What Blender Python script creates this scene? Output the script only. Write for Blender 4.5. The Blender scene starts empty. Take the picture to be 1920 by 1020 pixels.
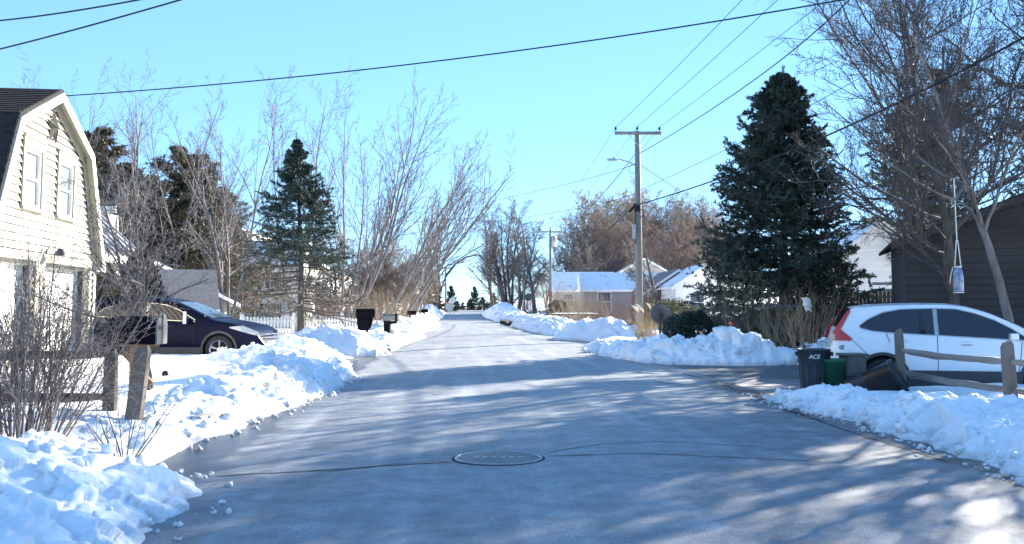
import bpy, math, random
import numpy as np
from mathutils import Vector, Matrix

C = bpy.context.scene.collection
sc = bpy.context.scene
# ------------------------------------------------------------------ camera
F, HY, CAMZ, PITCH = 1900.0, 572.0, 1.55, math.radians(5.0)
PP = HY - F * math.tan(PITCH)                 # picture row of the principal point
cam_d = bpy.data.cameras.new("camera")
cam = bpy.data.objects.new("camera", cam_d); C.objects.link(cam)
cam.location = (0, 0, CAMZ); cam.rotation_euler = (math.radians(90) + PITCH, 0, 0)
cam_d.sensor_width = 36.0; cam_d.lens = 36.0 * F / 1920.0
cam_d.shift_y = (PP - 510.0) / 1920.0
cam_d.clip_start = 0.05; cam_d.clip_end = 6000
sc.camera = cam
# ------------------------------------------------------------------ sky, sun, exposure
SUN_AZ, SUN_EL = math.radians(39.0), math.radians(21.0)
world = bpy.data.worlds.new("World"); sc.world = world; world.use_nodes = True
wn = world.node_tree
bg = wn.nodes["Background"]
sky = wn.nodes.new("ShaderNodeTexSky"); sky.sky_type = 'NISHITA'; sky.sun_disc = False
sky.sun_elevation = SUN_EL; sky.sun_rotation = SUN_AZ
sky.altitude = 0; sky.air_density = 0.6; sky.dust_density = 0.0; sky.ozone_density = 2.0
tint = wn.nodes.new("ShaderNodeMixRGB"); tint.blend_type = 'MULTIPLY'; tint.inputs[0].default_value = 1.0
tint.inputs[2].default_value = (0.74, 1.06, 1.36, 1)
gam = wn.nodes.new("ShaderNodeGamma"); gam.inputs[1].default_value = 0.42      # softens the contrast of the clear sky as the phone camera did
sat = wn.nodes.new("ShaderNodeHueSaturation"); sat.inputs["Saturation"].default_value = 1.45
wn.links.new(sky.outputs[0], gam.inputs[0]); wn.links.new(gam.outputs[0], sat.inputs["Color"]); wn.links.new(sat.outputs[0], tint.inputs[1]); wn.links.new(tint.outputs[0], bg.inputs[0])
bg.inputs[1].default_value = 0.105
sun_d = bpy.data.lights.new("sun", 'SUN'); sun = bpy.data.objects.new("sun", sun_d); C.objects.link(sun)
sun_d.energy = 4.4; sun_d.angle = math.radians(0.5); sun_d.color = (1.0, 0.93, 0.80)
SD = Vector((math.sin(SUN_AZ) * math.cos(SUN_EL), math.cos(SUN_AZ) * math.cos(SUN_EL), math.sin(SUN_EL)))
sun.rotation_euler = SD.to_track_quat('Z', 'Y').to_euler(); sun.location = (30, 30, 40)
sc.view_settings.view_transform = 'Standard'; sc.view_settings.look = 'None'
sc.view_settings.gamma = 1.0; sc.view_settings.use_curve_mapping = False
sc.view_settings.exposure = 2.55
sc.render.engine = 'CYCLES'
try:
    sc.cycles.max_bounces = 6; sc.cycles.transparent_max_bounces = 8
    sc.cycles.use_denoising = True
except Exception: pass

# ------------------------------------------------------------------ helpers
def at(px, py, d):
    """the point at depth d (metres ahead) that the photograph shows at pixel (px, py)"""
    r, u = (px - 960.0) / F, (PP - py) / F
    fy = math.cos(PITCH) - u * math.sin(PITCH); fz = math.sin(PITCH) + u * math.cos(PITCH)
    k = d / fy
    return Vector((r * k, d, CAMZ + fz * k))
def smooth(a, b, x):
    t = np.clip((np.asarray(x, float) - a) / (b - a), 0, 1); return t * t * (3 - 2 * t)
def xc(y): return 1.19 - 0.05 * y                       # road centre line
def roadz(y):
    y = np.asarray(y, float)
    return 0.6 * smooth(95, 170, y) - 0.035 * np.maximum(0, y - 174)

def link(name, me, m=None, parent=None):
    o = bpy.data.objects.new(name, me); C.objects.link(o)
    if m is not None and len(me.materials) == 0: me.materials.append(m)
    if parent is not None: o.parent = parent
    return o
def tag(o, label=None, cat=None, group=None, kind=None):
    if label: o["label"] = label
    if cat: o["category"] = cat
    if group: o["group"] = group
    if kind: o["kind"] = kind
    return o
def thing(name, label, cat, loc=(0, 0, 0), rotz=0.0, group=None):
    o = bpy.data.objects.new(name, None); C.objects.link(o)
    o.location = loc; o.rotation_euler = (0, 0, rotz); o.empty_display_size = 0.2
    return tag(o, label, cat, group)
def copy_tree(o, parent=None):
    c = o.copy(); C.objects.link(c); c.parent = parent
    for ch in list(o.children): copy_tree(ch, c)
    return c
def mesh_np(name, V, Q=None, T=None, smooth_shade=True):
    V = np.asarray(V, np.float32)
    nq = 0 if Q is None else len(Q); nt = 0 if T is None else len(T)
    me = bpy.data.meshes.new(name); me.vertices.add(len(V)); me.vertices.foreach_set("co", V.ravel())
    idx = []; tot = []
    if nq: idx.append(np.asarray(Q, np.int32).ravel()); tot.append(np.full(nq, 4, np.int32))
    if nt: idx.append(np.asarray(T, np.int32).ravel()); tot.append(np.full(nt, 3, np.int32))
    idx = np.concatenate(idx); tot = np.concatenate(tot)
    me.loops.add(len(idx)); me.loops.foreach_set("vertex_index", idx)
    me.polygons.add(len(tot))
    me.polygons.foreach_set("loop_start", np.concatenate([[0], np.cumsum(tot)[:-1]]).astype(np.int32))
    me.polygons.foreach_set("loop_total", tot)
    if smooth_shade: me.polygons.foreach_set("use_smooth", np.ones(len(tot), bool))
    me.update(calc_edges=True); me.validate()
    return me

class MB:
    """collects boxes, bars, tubes and sheets; build() links them as ONE mesh object"""
    def __init__(s): s.v = []; s.f = []
    def add(s, vs, fs):
        b = len(s.v); s.v += [tuple(p) for p in vs]; s.f += [tuple(i + b for i in f) for f in fs]; return s
    def box(s, c, d, rz=0.0, rx=0.0, ry=0.0):
        hx, hy, hz = d[0] / 2, d[1] / 2, d[2] / 2
        R = Matrix.Rotation(rz, 3, 'Z') @ Matrix.Rotation(ry, 3, 'Y') @ Matrix.Rotation(rx, 3, 'X')
        P = [R @ Vector((x, y, z)) + Vector(c) for z in (-hz, hz) for y in (-hy, hy) for x in (-hx, hx)]
        return s.add(P, [(0, 2, 3, 1), (4, 5, 7, 6), (0, 1, 5, 4), (2, 6, 7, 3), (0, 4, 6, 2), (1, 3, 7, 5)])
    def span(s, x0, x1, y0, y1, z0, z1):
        return s.box(((x0 + x1) / 2, (y0 + y1) / 2, (z0 + z1) / 2), (abs(x1 - x0), abs(y1 - y0), abs(z1 - z0)))
    def prism(s, pts, off):
        """polygon pts (3-D) extruded by off"""
        n = len(pts); o = Vector(off)
        P = [Vector(p) for p in pts] + [Vector(p) + o for p in pts]
        fs = [tuple(range(n - 1, -1, -1)), tuple(range(n, 2 * n))]
        fs += [(i, (i + 1) % n, n + (i + 1) % n, n + i) for i in range(n)]
        return s.add(P, fs)
    def tube(s, pts, r, k=6, cap=True):
        pts = [Vector(p) for p in pts]; n = len(pts)
        if not hasattr(r, '__len__'): r = [r] * n
        V = []; 
        for i, p in enumerate(pts):
            t = (pts[min(i + 1, n - 1)] - pts[max(i - 1, 0)]).normalized()
            ref = Vector((0, 0, 1)) if abs(t.z) < 0.9 else Vector((1, 0, 0))
            a = t.cross(ref).normalized(); b = t.cross(a)
            for j in range(k):
                q = 2 * math.pi * j / k
                V.append(p + (a * math.cos(q) + b * math.sin(q)) * r[i])
        fs = [(i * k + j, i * k + (j + 1) % k, (i + 1) * k + (j + 1) % k, (i + 1) * k + j) for i in range(n - 1) for j in range(k)]
        if cap: fs += [tuple(range(k - 1, -1, -1)), tuple(range((n - 1) * k, n * k))]
        return s.add(V, fs)
    def lathe(s, prof, k=20, c=(0, 0, 0), M=None):
        V = []; n = len(prof)
        for r, z in prof:
            for j in range(k):
                q = 2 * math.pi * j / k; p = Vector((r * math.cos(q), r * math.sin(q), z))
                if M is not None: p = M @ p
                V.append(p + Vector(c))
        fs = [(i * k + j, i * k + (j + 1) % k, (i + 1) * k + (j + 1) % k, (i + 1) * k + j) for i in range(n - 1) for j in range(k)]
        return s.add(V, fs)
    def sheet(s, grid):
        n, m = len(grid), len(grid[0])
        return s.add([p for r in grid for p in r], [(i * m + j, i * m + j + 1, (i + 1) * m + j + 1, (i + 1) * m + j) for i in range(n - 1) for j in range(m - 1)])
    def build(s, name, m, parent=None, smooth_shade=False, bevel=0.0, seg=1):
        me = bpy.data.meshes.new(name); me.from_pydata([tuple(p) for p in s.v], [], s.f)
        if smooth_shade: me.polygons.foreach_set("use_smooth", np.ones(len(me.polygons), bool))
        me.update(); o = link(name, me, m, parent)
        if bevel:
            b = o.modifiers.new("edge", 'BEVEL'); b.width = bevel; b.segments = seg; b.limit_method = 'ANGLE'; b.angle_limit = 0.6
        return o

# ------------------------------------------------------------------ materials
def M(name, c, rough=0.75, var=0.12, scale=4.0, bump=0.0, bscale=30.0, c2=None, metal=0.0, spec=0.5, coat=0.0, stretch=(1, 1, 1), detail=4.0, trans=0.0):
    m = bpy.data.materials.new(name); m.use_nodes = True
    nt = m.node_tree; b = nt.nodes["Principled BSDF"]
    b.inputs["Roughness"].default_value = rough; b.inputs["Metallic"].default_value = metal
    b.inputs["Specular IOR Level"].default_value = spec; b.inputs["Coat Weight"].default_value = coat
    tc = nt.nodes.new("ShaderNodeTexCoord"); mp = nt.nodes.new("ShaderNodeMapping")
    mp.inputs["Scale"].default_value = stretch
    nt.links.new(tc.outputs["Object"], mp.inputs[0])
    nz = nt.nodes.new("ShaderNodeTexNoise"); nz.inputs["Scale"].default_value = scale; nz.inputs["Detail"].default_value = detail
    nt.links.new(mp.outputs[0], nz.inputs[0])
    rp = nt.nodes.new("ShaderNodeValToRGB")
    e = rp.color_ramp.elements
    c2 = c2 or tuple(min(1, x * (1 + var)) for x in c)
    c1 = tuple(x * (1 - var) for x in c)
    e[0].position = 0.32; e[0].color = (*c1, 1); e[1].position = 0.68; e[1].color = (*c2, 1)
    nt.links.new(nz.outputs[0], rp.inputs[0]); nt.links.new(rp.outputs[0], b.inputs["Base Color"])
    if bump:
        n2 = nt.nodes.new("ShaderNodeTexNoise"); n2.inputs["Scale"].default_value = bscale; n2.inputs["Detail"].default_value = 5
        nt.links.new(mp.outputs[0], n2.inputs[0])
        bp = nt.nodes.new("ShaderNodeBump"); bp.inputs["Strength"].default_value = bump; bp.inputs["Distance"].default_value = 0.02
        nt.links.new(n2.outputs[0], bp.inputs["Height"]); nt.links.new(bp.outputs[0], b.inputs["Normal"])
    return m

m_bark = M("bark", (0.10, 0.085, 0.075), 0.9, 0.35, 6, 0.6, 25, stretch=(1, 1, .3))
m_bark_pale = M("bark_pale", (0.19, 0.168, 0.155), 0.9, 0.4, 5, 0.5, 25, stretch=(1, 1, .3))
m_twig = M("twig", (0.145, 0.125, 0.125), 0.85, 0.3, 2)
m_twig_dark = M("twig_dark", (0.085, 0.074, 0.074), 0.9, 0.3, 2)
m_twig_pale = M("twig_pale", (0.15, 0.132, 0.135), 0.85, 0.3, 2)
m_twig_red = M("twig_red", (0.19, 0.125, 0.105), 0.85, 0.3, 2)
m_twig_tan = M("twig_tan", (0.26, 0.20, 0.13), 0.85, 0.3, 2)
m_spruce = M("spruce_needles", (0.026, 0.046, 0.042), 0.75, 0.4, 2.6, c2=(0.07, 0.105, 0.08))
m_pine = M("pine_needles", (0.10, 0.105, 0.06), 0.75, 0.45, 1.0, c2=(0.21, 0.18, 0.11))
m_arbor = M("arborvitae_needles", (0.07, 0.075, 0.025), 0.8, 0.5, 1.5, c2=(0.13, 0.115, 0.04))
m_yew = M("yew_needles", (0.022, 0.04, 0.03), 0.7, 0.4, 3)
m_leaf = M("shrub_leaves", (0.075, 0.085, 0.05), 0.65, 0.4, 3, c2=(0.14, 0.13, 0.08))
m_dry = M("dry_grass", (0.36, 0.27, 0.16), 0.85, 0.25, 3)
m_plume = M("plume", (0.75, 0.66, 0.55), 0.95, 0.1, 5)
m_white = M("white_paint", (0.80, 0.78, 0.74), 0.55, 0.05, 1.2, c2=(0.83, 0.81, 0.77))
m_clap = M("clapboard_paint", (0.44, 0.405, 0.325), 0.6, 0.12, 0.9, 0.15, 40, c2=(0.52, 0.49, 0.41))
m_trim = M("trim_paint", (0.30, 0.285, 0.22), 0.6, 0.08, 2)
m_shingle = M("dark_shingle", (0.030, 0.028, 0.030), 0.95, 0.3, 9, 0.6, 60, spec=.1)
m_roofgrey = M("grey_shingle", (0.20, 0.18, 0.17), 0.9, 0.2, 6, 0.5, 60)
m_metalroof = M("metal_roof", (0.36, 0.38, 0.42), 0.35, 0.12, 1.5, metal=0.6)
m_glass = M("window_glass", (0.10, 0.12, 0.14), 0.06, 0.25, 0.8, spec=0.9)
m_glasspale = M("curtained_glass", (0.20, 0.23, 0.235), 0.08, 0.25, 1.5, spec=0.8)
m_black = M("black_plastic", (0.012, 0.013, 0.016), 0.42, 0.2, 6)
m_mailblack = M("black_enamel", (0.004, 0.004, 0.007), 0.5, 0.2, 5, spec=.06)
m_darkvoid = M("dark_interior", (0.02, 0.02, 0.022), 0.9, 0.1)
m_snow_roof = None
m_wood_old = M("weathered_wood", (0.14, 0.12, 0.10), 0.85, 0.35, 3, 0.5, 30, stretch=(1, 1, .15))
m_rail = M("weathered_rail", (0.27, 0.235, 0.20), 0.85, 0.35, 3, 0.5, 30, stretch=(1, .15, 1))
m_wood_dark = M("dark_rail_wood", (0.055, 0.045, 0.04), 0.85, 0.35, 3, 0.5, 30)
m_wood_red = M("reddish_post_wood", (0.30, 0.16, 0.085), 0.8, 0.3, 3, 0.4, 30, stretch=(1, 1, .2))
m_brownlog = M("brown_siding", (0.048, 0.044, 0.045), 0.85, 0.25, 2, 0.4, 30, stretch=(.3, 1, 1))
m_pole = M("utility_pole_wood", (0.25, 0.235, 0.22), 0.85, 0.25, 3, 0.4, 30, stretch=(1, 1, .08))
m_steel = M("galvanised_steel", (0.42, 0.44, 0.46), 0.4, 0.12, 4, metal=0.7)
m_wire = M("cable_sheath", (0.03, 0.035, 0.04), 0.9, 0.1, spec=.05)
m_rubber = M("tyre_rubber", (0.02, 0.02, 0.021), 0.85, 0.2, 10)
m_alloy = M("alloy_rim", (0.5, 0.51, 0.53), 0.3, 0.05, 3, metal=0.9)
m_carwhite = M("white_car_paint", (0.80, 0.82, 0.84), 0.28, 0.02, 1, coat=0.6)
m_cardark = M("dark_blue_car_paint", (0.004, 0.006, 0.022), 0.3, 0.1, 1, spec=.06)
m_carblue = M("slate_blue_car_paint", (0.05, 0.07, 0.10), 0.3, 0.1, 1, coat=0.5)
m_clad = M("grey_cladding", (0.055, 0.056, 0.06), 0.6, 0.1, 5)
m_carglass = M("tinted_car_glass", (0.012, 0.014, 0.018), 0.04, 0.1, 2, spec=0.8)
m_carglass2 = M("clear_car_glass", (0.05, 0.07, 0.08), 0.05, 0.3, 1.5, spec=0.9)
m_red = M("red_lamp_lens", (0.55, 0.02, 0.02), 0.15, 0.15, 8, coat=0.6)
m_lens = M("clear_lamp_lens", (0.30, 0.31, 0.33), 0.12, 0.1, 8, coat=0.8)
m_chrome = M("chrome", (0.75, 0.75, 0.76), 0.15, 0.03, 5, metal=1.0)
m_green = M("green_plastic", (0.015, 0.11, 0.055), 0.45, 0.2, 5)
m_brownplastic = M("brown_plastic", (0.10, 0.085, 0.07), 0.55, 0.2, 5)
m_darkcan = M("charcoal_plastic", (0.028, 0.036, 0.045), 0.5, 0.2, 5)
m_concrete = M("concrete", (0.40, 0.35, 0.28), 0.9, 0.2, 6, 0.5, 40)
m_iron = M("cast_iron", (0.13, 0.13, 0.135), 0.5, 0.25, 20, 0.6, 90, metal=0.3)
m_tar = M("tar_crack", (0.02, 0.02, 0.022), 0.8, 0.3, 5)
m_print = M("white_print", (0.85, 0.86, 0.86), 0.5, 0.02)
m_text = M("black_print", (0.02, 0.02, 0.02), 0.5, 0.02)
m_greydoor = M("grey_enamel", (0.15, 0.155, 0.155), 0.45, 0.15, 12)
m_skin = M("skin", (0.55, 0.36, 0.27), 0.6, 0.05)
m_jacket = M("navy_cloth", (0.015, 0.017, 0.035), 0.9, 0.2)
m_jean = M("pale_denim", (0.25, 0.32, 0.46), 0.9, 0.15)
m_hair = M("dark_hair", (0.02, 0.015, 0.012), 0.6, 0.2)
m_dark_navy = M("shutter_navy", (0.02, 0.022, 0.035), 0.6, 0.1)  # own dark navy of the shutters and the child's trousers
m_greyhouse = M("grey_siding", (0.20, 0.22, 0.24), 0.7, 0.1, 2)
m_tansiding = M("tan_siding", (0.42, 0.39, 0.34), 0.7, 0.1, 2)
m_brick = M("brown_brick", (0.085, 0.055, 0.05), 0.85, 0.2, 8)
m_dish = M("grey_dish", (0.04, 0.055, 0.08), 0.5, 0.08)
m_rope = M("pale_rope", (0.62, 0.58, 0.50), 0.9, 0.1)
m_jug = M("blue_glass_jug", (0.10, 0.14, 0.25), 0.15, 0.4, 14, c2=(0.28, 0.34, 0.48), spec=0.8)
m_trampoline = M("black_mat", (0.015, 0.016, 0.018), 0.8, 0.1)

def snow_material(name, c1=(0.86, 0.875, 0.90), c2=(0.90, 0.905, 0.915), bump=0.35, dirt=None, dlo=0.52, dhi=0.66, dscale=5.0, grit=0.0):
    m = bpy.data.materials.new(name); m.use_nodes = True
    nt = m.node_tree; b = nt.nodes["Principled BSDF"]
    b.inputs["Roughness"].default_value = 0.65; b.inputs["Specular IOR Level"].default_value = 0.25
    geo = nt.nodes.new("ShaderNodeNewGeometry")
    n1 = nt.nodes.new("ShaderNodeTexNoise"); n1.inputs["Scale"].default_value = 2.0; n1.inputs["Detail"].default_value = 6
    nt.links.new(geo.outputs["Position"], n1.inputs[0])
    rp = nt.nodes.new("ShaderNodeValToRGB"); e = rp.color_ramp.elements
    e[0].position = .3; e[0].color = (*c1, 1); e[1].position = .7; e[1].color = (*c2, 1)
    nt.links.new(n1.outputs[0], rp.inputs[0]); col = rp.outputs[0]
    if dirt:
        n3 = nt.nodes.new("ShaderNodeTexNoise"); n3.inputs["Scale"].default_value = dscale; n3.inputs["Detail"].default_value = 9
        n3.inputs["Roughness"].default_value = 0.7
        nt.links.new(geo.outputs["Position"], n3.inputs[0])
        r3 = nt.nodes.new("ShaderNodeValToRGB"); r3.color_ramp.elements[0].position = dlo; r3.color_ramp.elements[1].position = dhi
        nt.links.new(n3.outputs[0], r3.inputs[0])
        mx = nt.nodes.new("ShaderNodeMixRGB"); mx.inputs[2].default_value = (*dirt, 1)
        nt.links.new(r3.outputs[0], mx.inputs[0]); nt.links.new(col, mx.inputs[1]); col = mx.outputs[0]
    if grit:
        sp = nt.nodes.new("ShaderNodeSeparateXYZ"); nt.links.new(geo.outputs["Position"], sp.inputs[0])
        n4 = nt.nodes.new("ShaderNodeTexNoise"); n4.inputs["Scale"].default_value = 6; n4.inputs["Detail"].default_value = 9; n4.inputs["Roughness"].default_value = .75
        nt.links.new(geo.outputs["Position"], n4.inputs[0])
        ma = nt.nodes.new("ShaderNodeMath"); ma.operation = 'MULTIPLY_ADD'; nt.links.new(n4.outputs[0], ma.inputs[0]); ma.inputs[1].default_value = -0.55; nt.links.new(sp.outputs[2], ma.inputs[2])
        mr = nt.nodes.new("ShaderNodeMapRange"); mr.inputs[1].default_value = -0.30; mr.inputs[2].default_value = -0.13; mr.inputs[3].default_value = grit; mr.inputs[4].default_value = 0.0
        nt.links.new(ma.outputs[0], mr.inputs[0])
        mx = nt.nodes.new("ShaderNodeMixRGB"); mx.inputs[2].default_value = (.34, .30, .26, 1); nt.links.new(mr.outputs[0], mx.inputs[0]); nt.links.new(col, mx.inputs[1]); col = mx.outputs[0]
    nt.links.new(col, b.inputs["Base Color"])
    n2 = nt.nodes.new("ShaderNodeTexNoise"); n2.inputs["Scale"].default_value = 28; n2.inputs["Detail"].default_value = 7; n2.inputs["Roughness"].default_value = .65
    nt.links.new(geo.outputs["Position"], n2.inputs[0])
    bp = nt.nodes.new("ShaderNodeBump"); bp.inputs["Strength"].default_value = bump; bp.inputs["Distance"].default_value = 0.03
    nt.links.new(n2.outputs[0], bp.inputs["Height"]); nt.links.new(bp.outputs[0], b.inputs["Normal"])
    return m
m_snow = snow_material("snow")
m_snow_bank = snow_material("ploughed_snow", bump=0.45, dirt=(0.55, 0.50, 0.44), dlo=0.68, dhi=0.86, dscale=3.0, grit=.6)
m_snow_dirty = snow_material("dirty_snow", bump=0.6, dirt=(0.16, 0.13, 0.10), dlo=0.44, dhi=0.56, dscale=4.0)
m_snow_roof = snow_material("roof_snow", bump=0.15, dirt=(0.24, 0.23, 0.24), dlo=0.58, dhi=0.68, dscale=1.6)

def asphalt_material(name, base=(0.15, 0.15, 0.155), edge=True):
    m = bpy.data.materials.new(name); m.use_nodes = True
    nt = m.node_tree; b = nt.nodes["Principled BSDF"]; L = nt.links.new
    uv = nt.nodes.new("ShaderNodeUVMap"); uv.uv_map = "road"
    geo = nt.nodes.new("ShaderNodeNewGeometry")
    def noise(scale, detail, src, stretch=None, rough=.5):
        n = nt.nodes.new("ShaderNodeTexNoise"); n.inputs["Scale"].default_value = scale; n.inputs["Detail"].default_value = detail; n.inputs["Roughness"].default_value = rough
        if stretch:
            mp = nt.nodes.new("ShaderNodeMapping"); mp.inputs["Scale"].default_value = stretch; L(src, mp.inputs[0]); src = mp.outputs[0]
        L(src, n.inputs[0]); return n.outputs[0]
    def ramp(src, p0, p1, c0, c1):
        r = nt.nodes.new("ShaderNodeValToRGB"); e = r.color_ramp.elements
        e[0].position = p0; e[1].position = p1; e[0].color = (*c0, 1); e[1].color = (*c1, 1); L(src, r.inputs[0]); return r.outputs[0]
    def mix(kind, fac, a, c):
        x = nt.nodes.new("ShaderNodeMixRGB"); x.blend_type = kind
        if isinstance(fac, float): x.inputs[0].default_value = fac
        else: L(fac, x.inputs[0])
        L(a, x.inputs[1]); L(c, x.inputs[2]) if not isinstance(c, tuple) else setattr(x.inputs[2], 'default_value', (*c, 1)); return x.outputs[0]
    patches = ramp(noise(0.8, 6, geo.outputs["Position"]), .3, .7, tuple(x * .82 for x in base), tuple(x * 1.2 for x in base))
    salt = ramp(noise(1.0, 5, uv.outputs[0], (2.2, .10, 1)), .50, .72, (0, 0, 0), (1, 1, 1))     # dried salt streaks along the wheel tracks
    col = mix('MIX', salt, patches, tuple(min(1, x * 1.55) for x in base))
    grain = ramp(noise(75, 4, geo.outputs["Position"], None, .75), .3, .7, (.3, .3, .3), (1.75, 1.75, 1.75))
    blot = ramp(noise(3.2, 8, geo.outputs["Position"], None, .7), .35, .65, (.72, .72, .72), (1.3, 1.3, 1.3))
    grain = mix('MULTIPLY', 1.0, grain, blot)
    col = mix('MULTIPLY', 1.0, col, grain)
    if edge:
        sp = nt.nodes.new("ShaderNodeSeparateXYZ"); L(uv.outputs[0], sp.inputs[0])
        ab = nt.nodes.new("ShaderNodeMath"); ab.operation = 'ABSOLUTE'; L(sp.outputs[0], ab.inputs[0])
        wob = noise(0.9, 6, geo.outputs["Position"])
        ad = nt.nodes.new("ShaderNodeMath"); ad.operation = 'MULTIPLY_ADD'; L(wob, ad.inputs[0]); ad.inputs[1].default_value = 0.9; L(ab.outputs[0], ad.inputs[2])
        mr = nt.nodes.new("ShaderNodeMapRange"); mr.inputs[1].default_value = 3.93; mr.inputs[2].default_value = 4.05; L(ad.outputs[0], mr.inputs[0])
        wet = mr.outputs[0]
        col = mix('MIX', wet, col, (0.035, 0.036, 0.04))                                       # meltwater along the banks
        r2 = nt.nodes.new("ShaderNodeMapRange"); r2.inputs[3].default_value = 0.52; r2.inputs[4].default_value = 0.32; L(wet, r2.inputs[0]); L(r2.outputs[0], b.inputs["Roughness"])
    else: b.inputs["Roughness"].default_value = 0.6
    L(col, b.inputs["Base Color"])
    bp = nt.nodes.new("ShaderNodeBump"); bp.inputs["Strength"].default_value = .35; bp.inputs["Distance"].default_value = .006
    L(noise(130, 3, geo.outputs["Position"]), bp.inputs["Height"]); L(bp.outputs[0], b.inputs["Normal"])
    b.inputs["Specular IOR Level"].default_value = 0.55
    return m
m_road = asphalt_material("asphalt", (0.17, 0.176, 0.188))
m_drive = asphalt_material("driveway_asphalt", (0.085, 0.087, 0.092), edge=False)
m_drive_new = asphalt_material("driveway_patch", (0.17, 0.17, 0.175), edge=False)
# ------------------------------------------------------------------ noise for the snow
def hsh(ix, iy, iz, s):
    h = (ix * 374761393 + iy * 668265263 + iz * 2147483647 + s * 974634777) & 0xFFFFFFFF
    h = ((h ^ (h >> 13)) * 1274126177) & 0xFFFFFFFF
    h = ((h ^ (h >> 15)) * 2246822519) & 0xFFFFFFFF
    return ((h ^ (h >> 16)) & 0xFFFFFF) / float(0x1000000)
def vnoise(x, y, s=0):
    xi = np.floor(x).astype(np.int64); yi = np.floor(y).astype(np.int64); fx = x - xi; fy = y - yi
    fx = fx * fx * (3 - 2 * fx); fy = fy * fy * (3 - 2 * fy); z = np.zeros_like(xi)
    a = hsh(xi, yi, z, s); b = hsh(xi + 1, yi, z, s); c = hsh(xi, yi + 1, z, s); d = hsh(xi + 1, yi + 1, z, s)
    return (a * (1 - fx) + b * fx) * (1 - fy) + (c * (1 - fx) + d * fx) * fy - 0.5
def chunk(P, size, seed):
    """tilted-block noise: every Voronoi cell is one block of ploughed snow with its own height and tilt"""
    Q = P / size; I = np.floor(Q).astype(np.int64)
    best = np.full(len(P), 1e9); val = np.zeros(len(P)); sec = np.full(len(P), 1e9)
    for dx in (-1, 0, 1):
        for dy in (-1, 0, 1):
            for dz in (-1, 0, 1):
                a, b, c = I[:, 0] + dx, I[:, 1] + dy, I[:, 2] + dz
                D = Q - np.stack([a + hsh(a, b, c, seed), b + hsh(a, b, c, seed + 1), c + hsh(a, b, c, seed + 2)], 1)
                d2 = (D * D).sum(1)
                t = np.stack([hsh(a, b, c, seed + 3 + i) - .5 for i in range(3)], 1)
                v = (hsh(a, b, c, seed + 7) - .5) + (t * D).sum(1) * 1.1
                m = d2 < best
                sec = np.where(m, best, np.minimum(sec, d2)); val = np.where(m, v, val); best = np.where(m, d2, best)
    gap = np.sqrt(sec) - np.sqrt(best)
    return val - 0.22 * np.exp(-gap * 7)          # a crease where two blocks meet

# ------------------------------------------------------------------ ground
def drive_mask(x, y):
    u = x - xc(y)
    l = smooth(25.0, 25.6, y) * (1 - smooth(29.4, 30.0, y)) * smooth(-17.5, -17, u) * (u < -3)
    r = smooth(17.3, 17.8, y + 0.0 * u) * (1 - smooth(26.4, 26.8, y)) * (1 - smooth(12.5, 13, u)) * (u > 3)
    r2 = smooth(38.0, 38.5, y) * (1 - smooth(41.0, 41.6, y)) * (1 - smooth(12, 13, u)) * (u > 3)
    return np.clip(l + r + r2, 0, 1)
def ground_z(x, y):
    x = np.asarray(x, float); y = np.asarray(y, float); u = x - xc(y)
    z = roadz(np.minimum(y, 260)) + 0.0
    lawn = 0.34 * smooth(4.2, 5.6, -u) + 0.22 * smooth(4.2, 5.4, u)
    near = 1 - smooth(60, 120, y)
    rough = 0.10 * vnoise(x * .7, y * .7, 3) + 0.06 * vnoise(x * 2.1, y * 2.1, 5) + 0.03 * vnoise(x * 6, y * 6, 9)
    lawn = lawn + rough * smooth(4.3, 5.6, abs(u)) * near
    z = z + lawn * (1 - drive_mask(x, y)) - 0.10 * (1 - smooth(4.0, 4.4, abs(u))) - 0.10 * drive_mask(x, y)
    z = z - 0.85 * smooth(7, 13, -u) * smooth(33, 48, y) * (1 - smooth(90, 120, y))
    z = z + 11.5 * smooth(62, 102, y) * smooth(20.5, 32, -u) + 5 * smooth(115, 220, y) * smooth(30, 70, -u)
    z = z + 5.0 * smooth(85, 150, y) * smooth(16, 40, u) + 0.5 * smooth(55, 80, y) * smooth(8, 16, u)
    z = z + 4.0 * smooth(260, 700, y) * (0.6 + vnoise(x * .01, y * .01, 21))
    return z
def axis(lo, hi, c0, c1, st, g):
    a = list(np.arange(c0, c1 + 1e-6, st)); s = st; p = c1
    while p < hi: s *= g; p += s; a.append(min(p, hi))
    s = st; p = c0; b = []
    while p > lo: s *= g; p -= s; b.append(max(p, lo))
    return np.array(b[::-1] + a)
gx = axis(-1500, 1500, -13, 13, .16, 1.09); gy = axis(-20, 2500, 3, 36, .16, 1.035)
GX, GY = np.meshgrid(gx, gy); GZ = ground_z(GX.ravel(), GY.ravel())
def grid_faces(ny, nx):
    i = np.arange(ny - 1)[:, None] * nx + np.arange(nx - 1)[None, :]
    return np.stack([i, i + 1, i + nx + 1, i + nx], -1).reshape(-1, 4)
g = link("ground", mesh_np("ground", np.stack([GX.ravel(), GY.ravel(), GZ], 1), grid_faces(len(gy), len(gx))), m_snow)
tag(g, "snow covered ground of the yards and hills", kind="structure")

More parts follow.
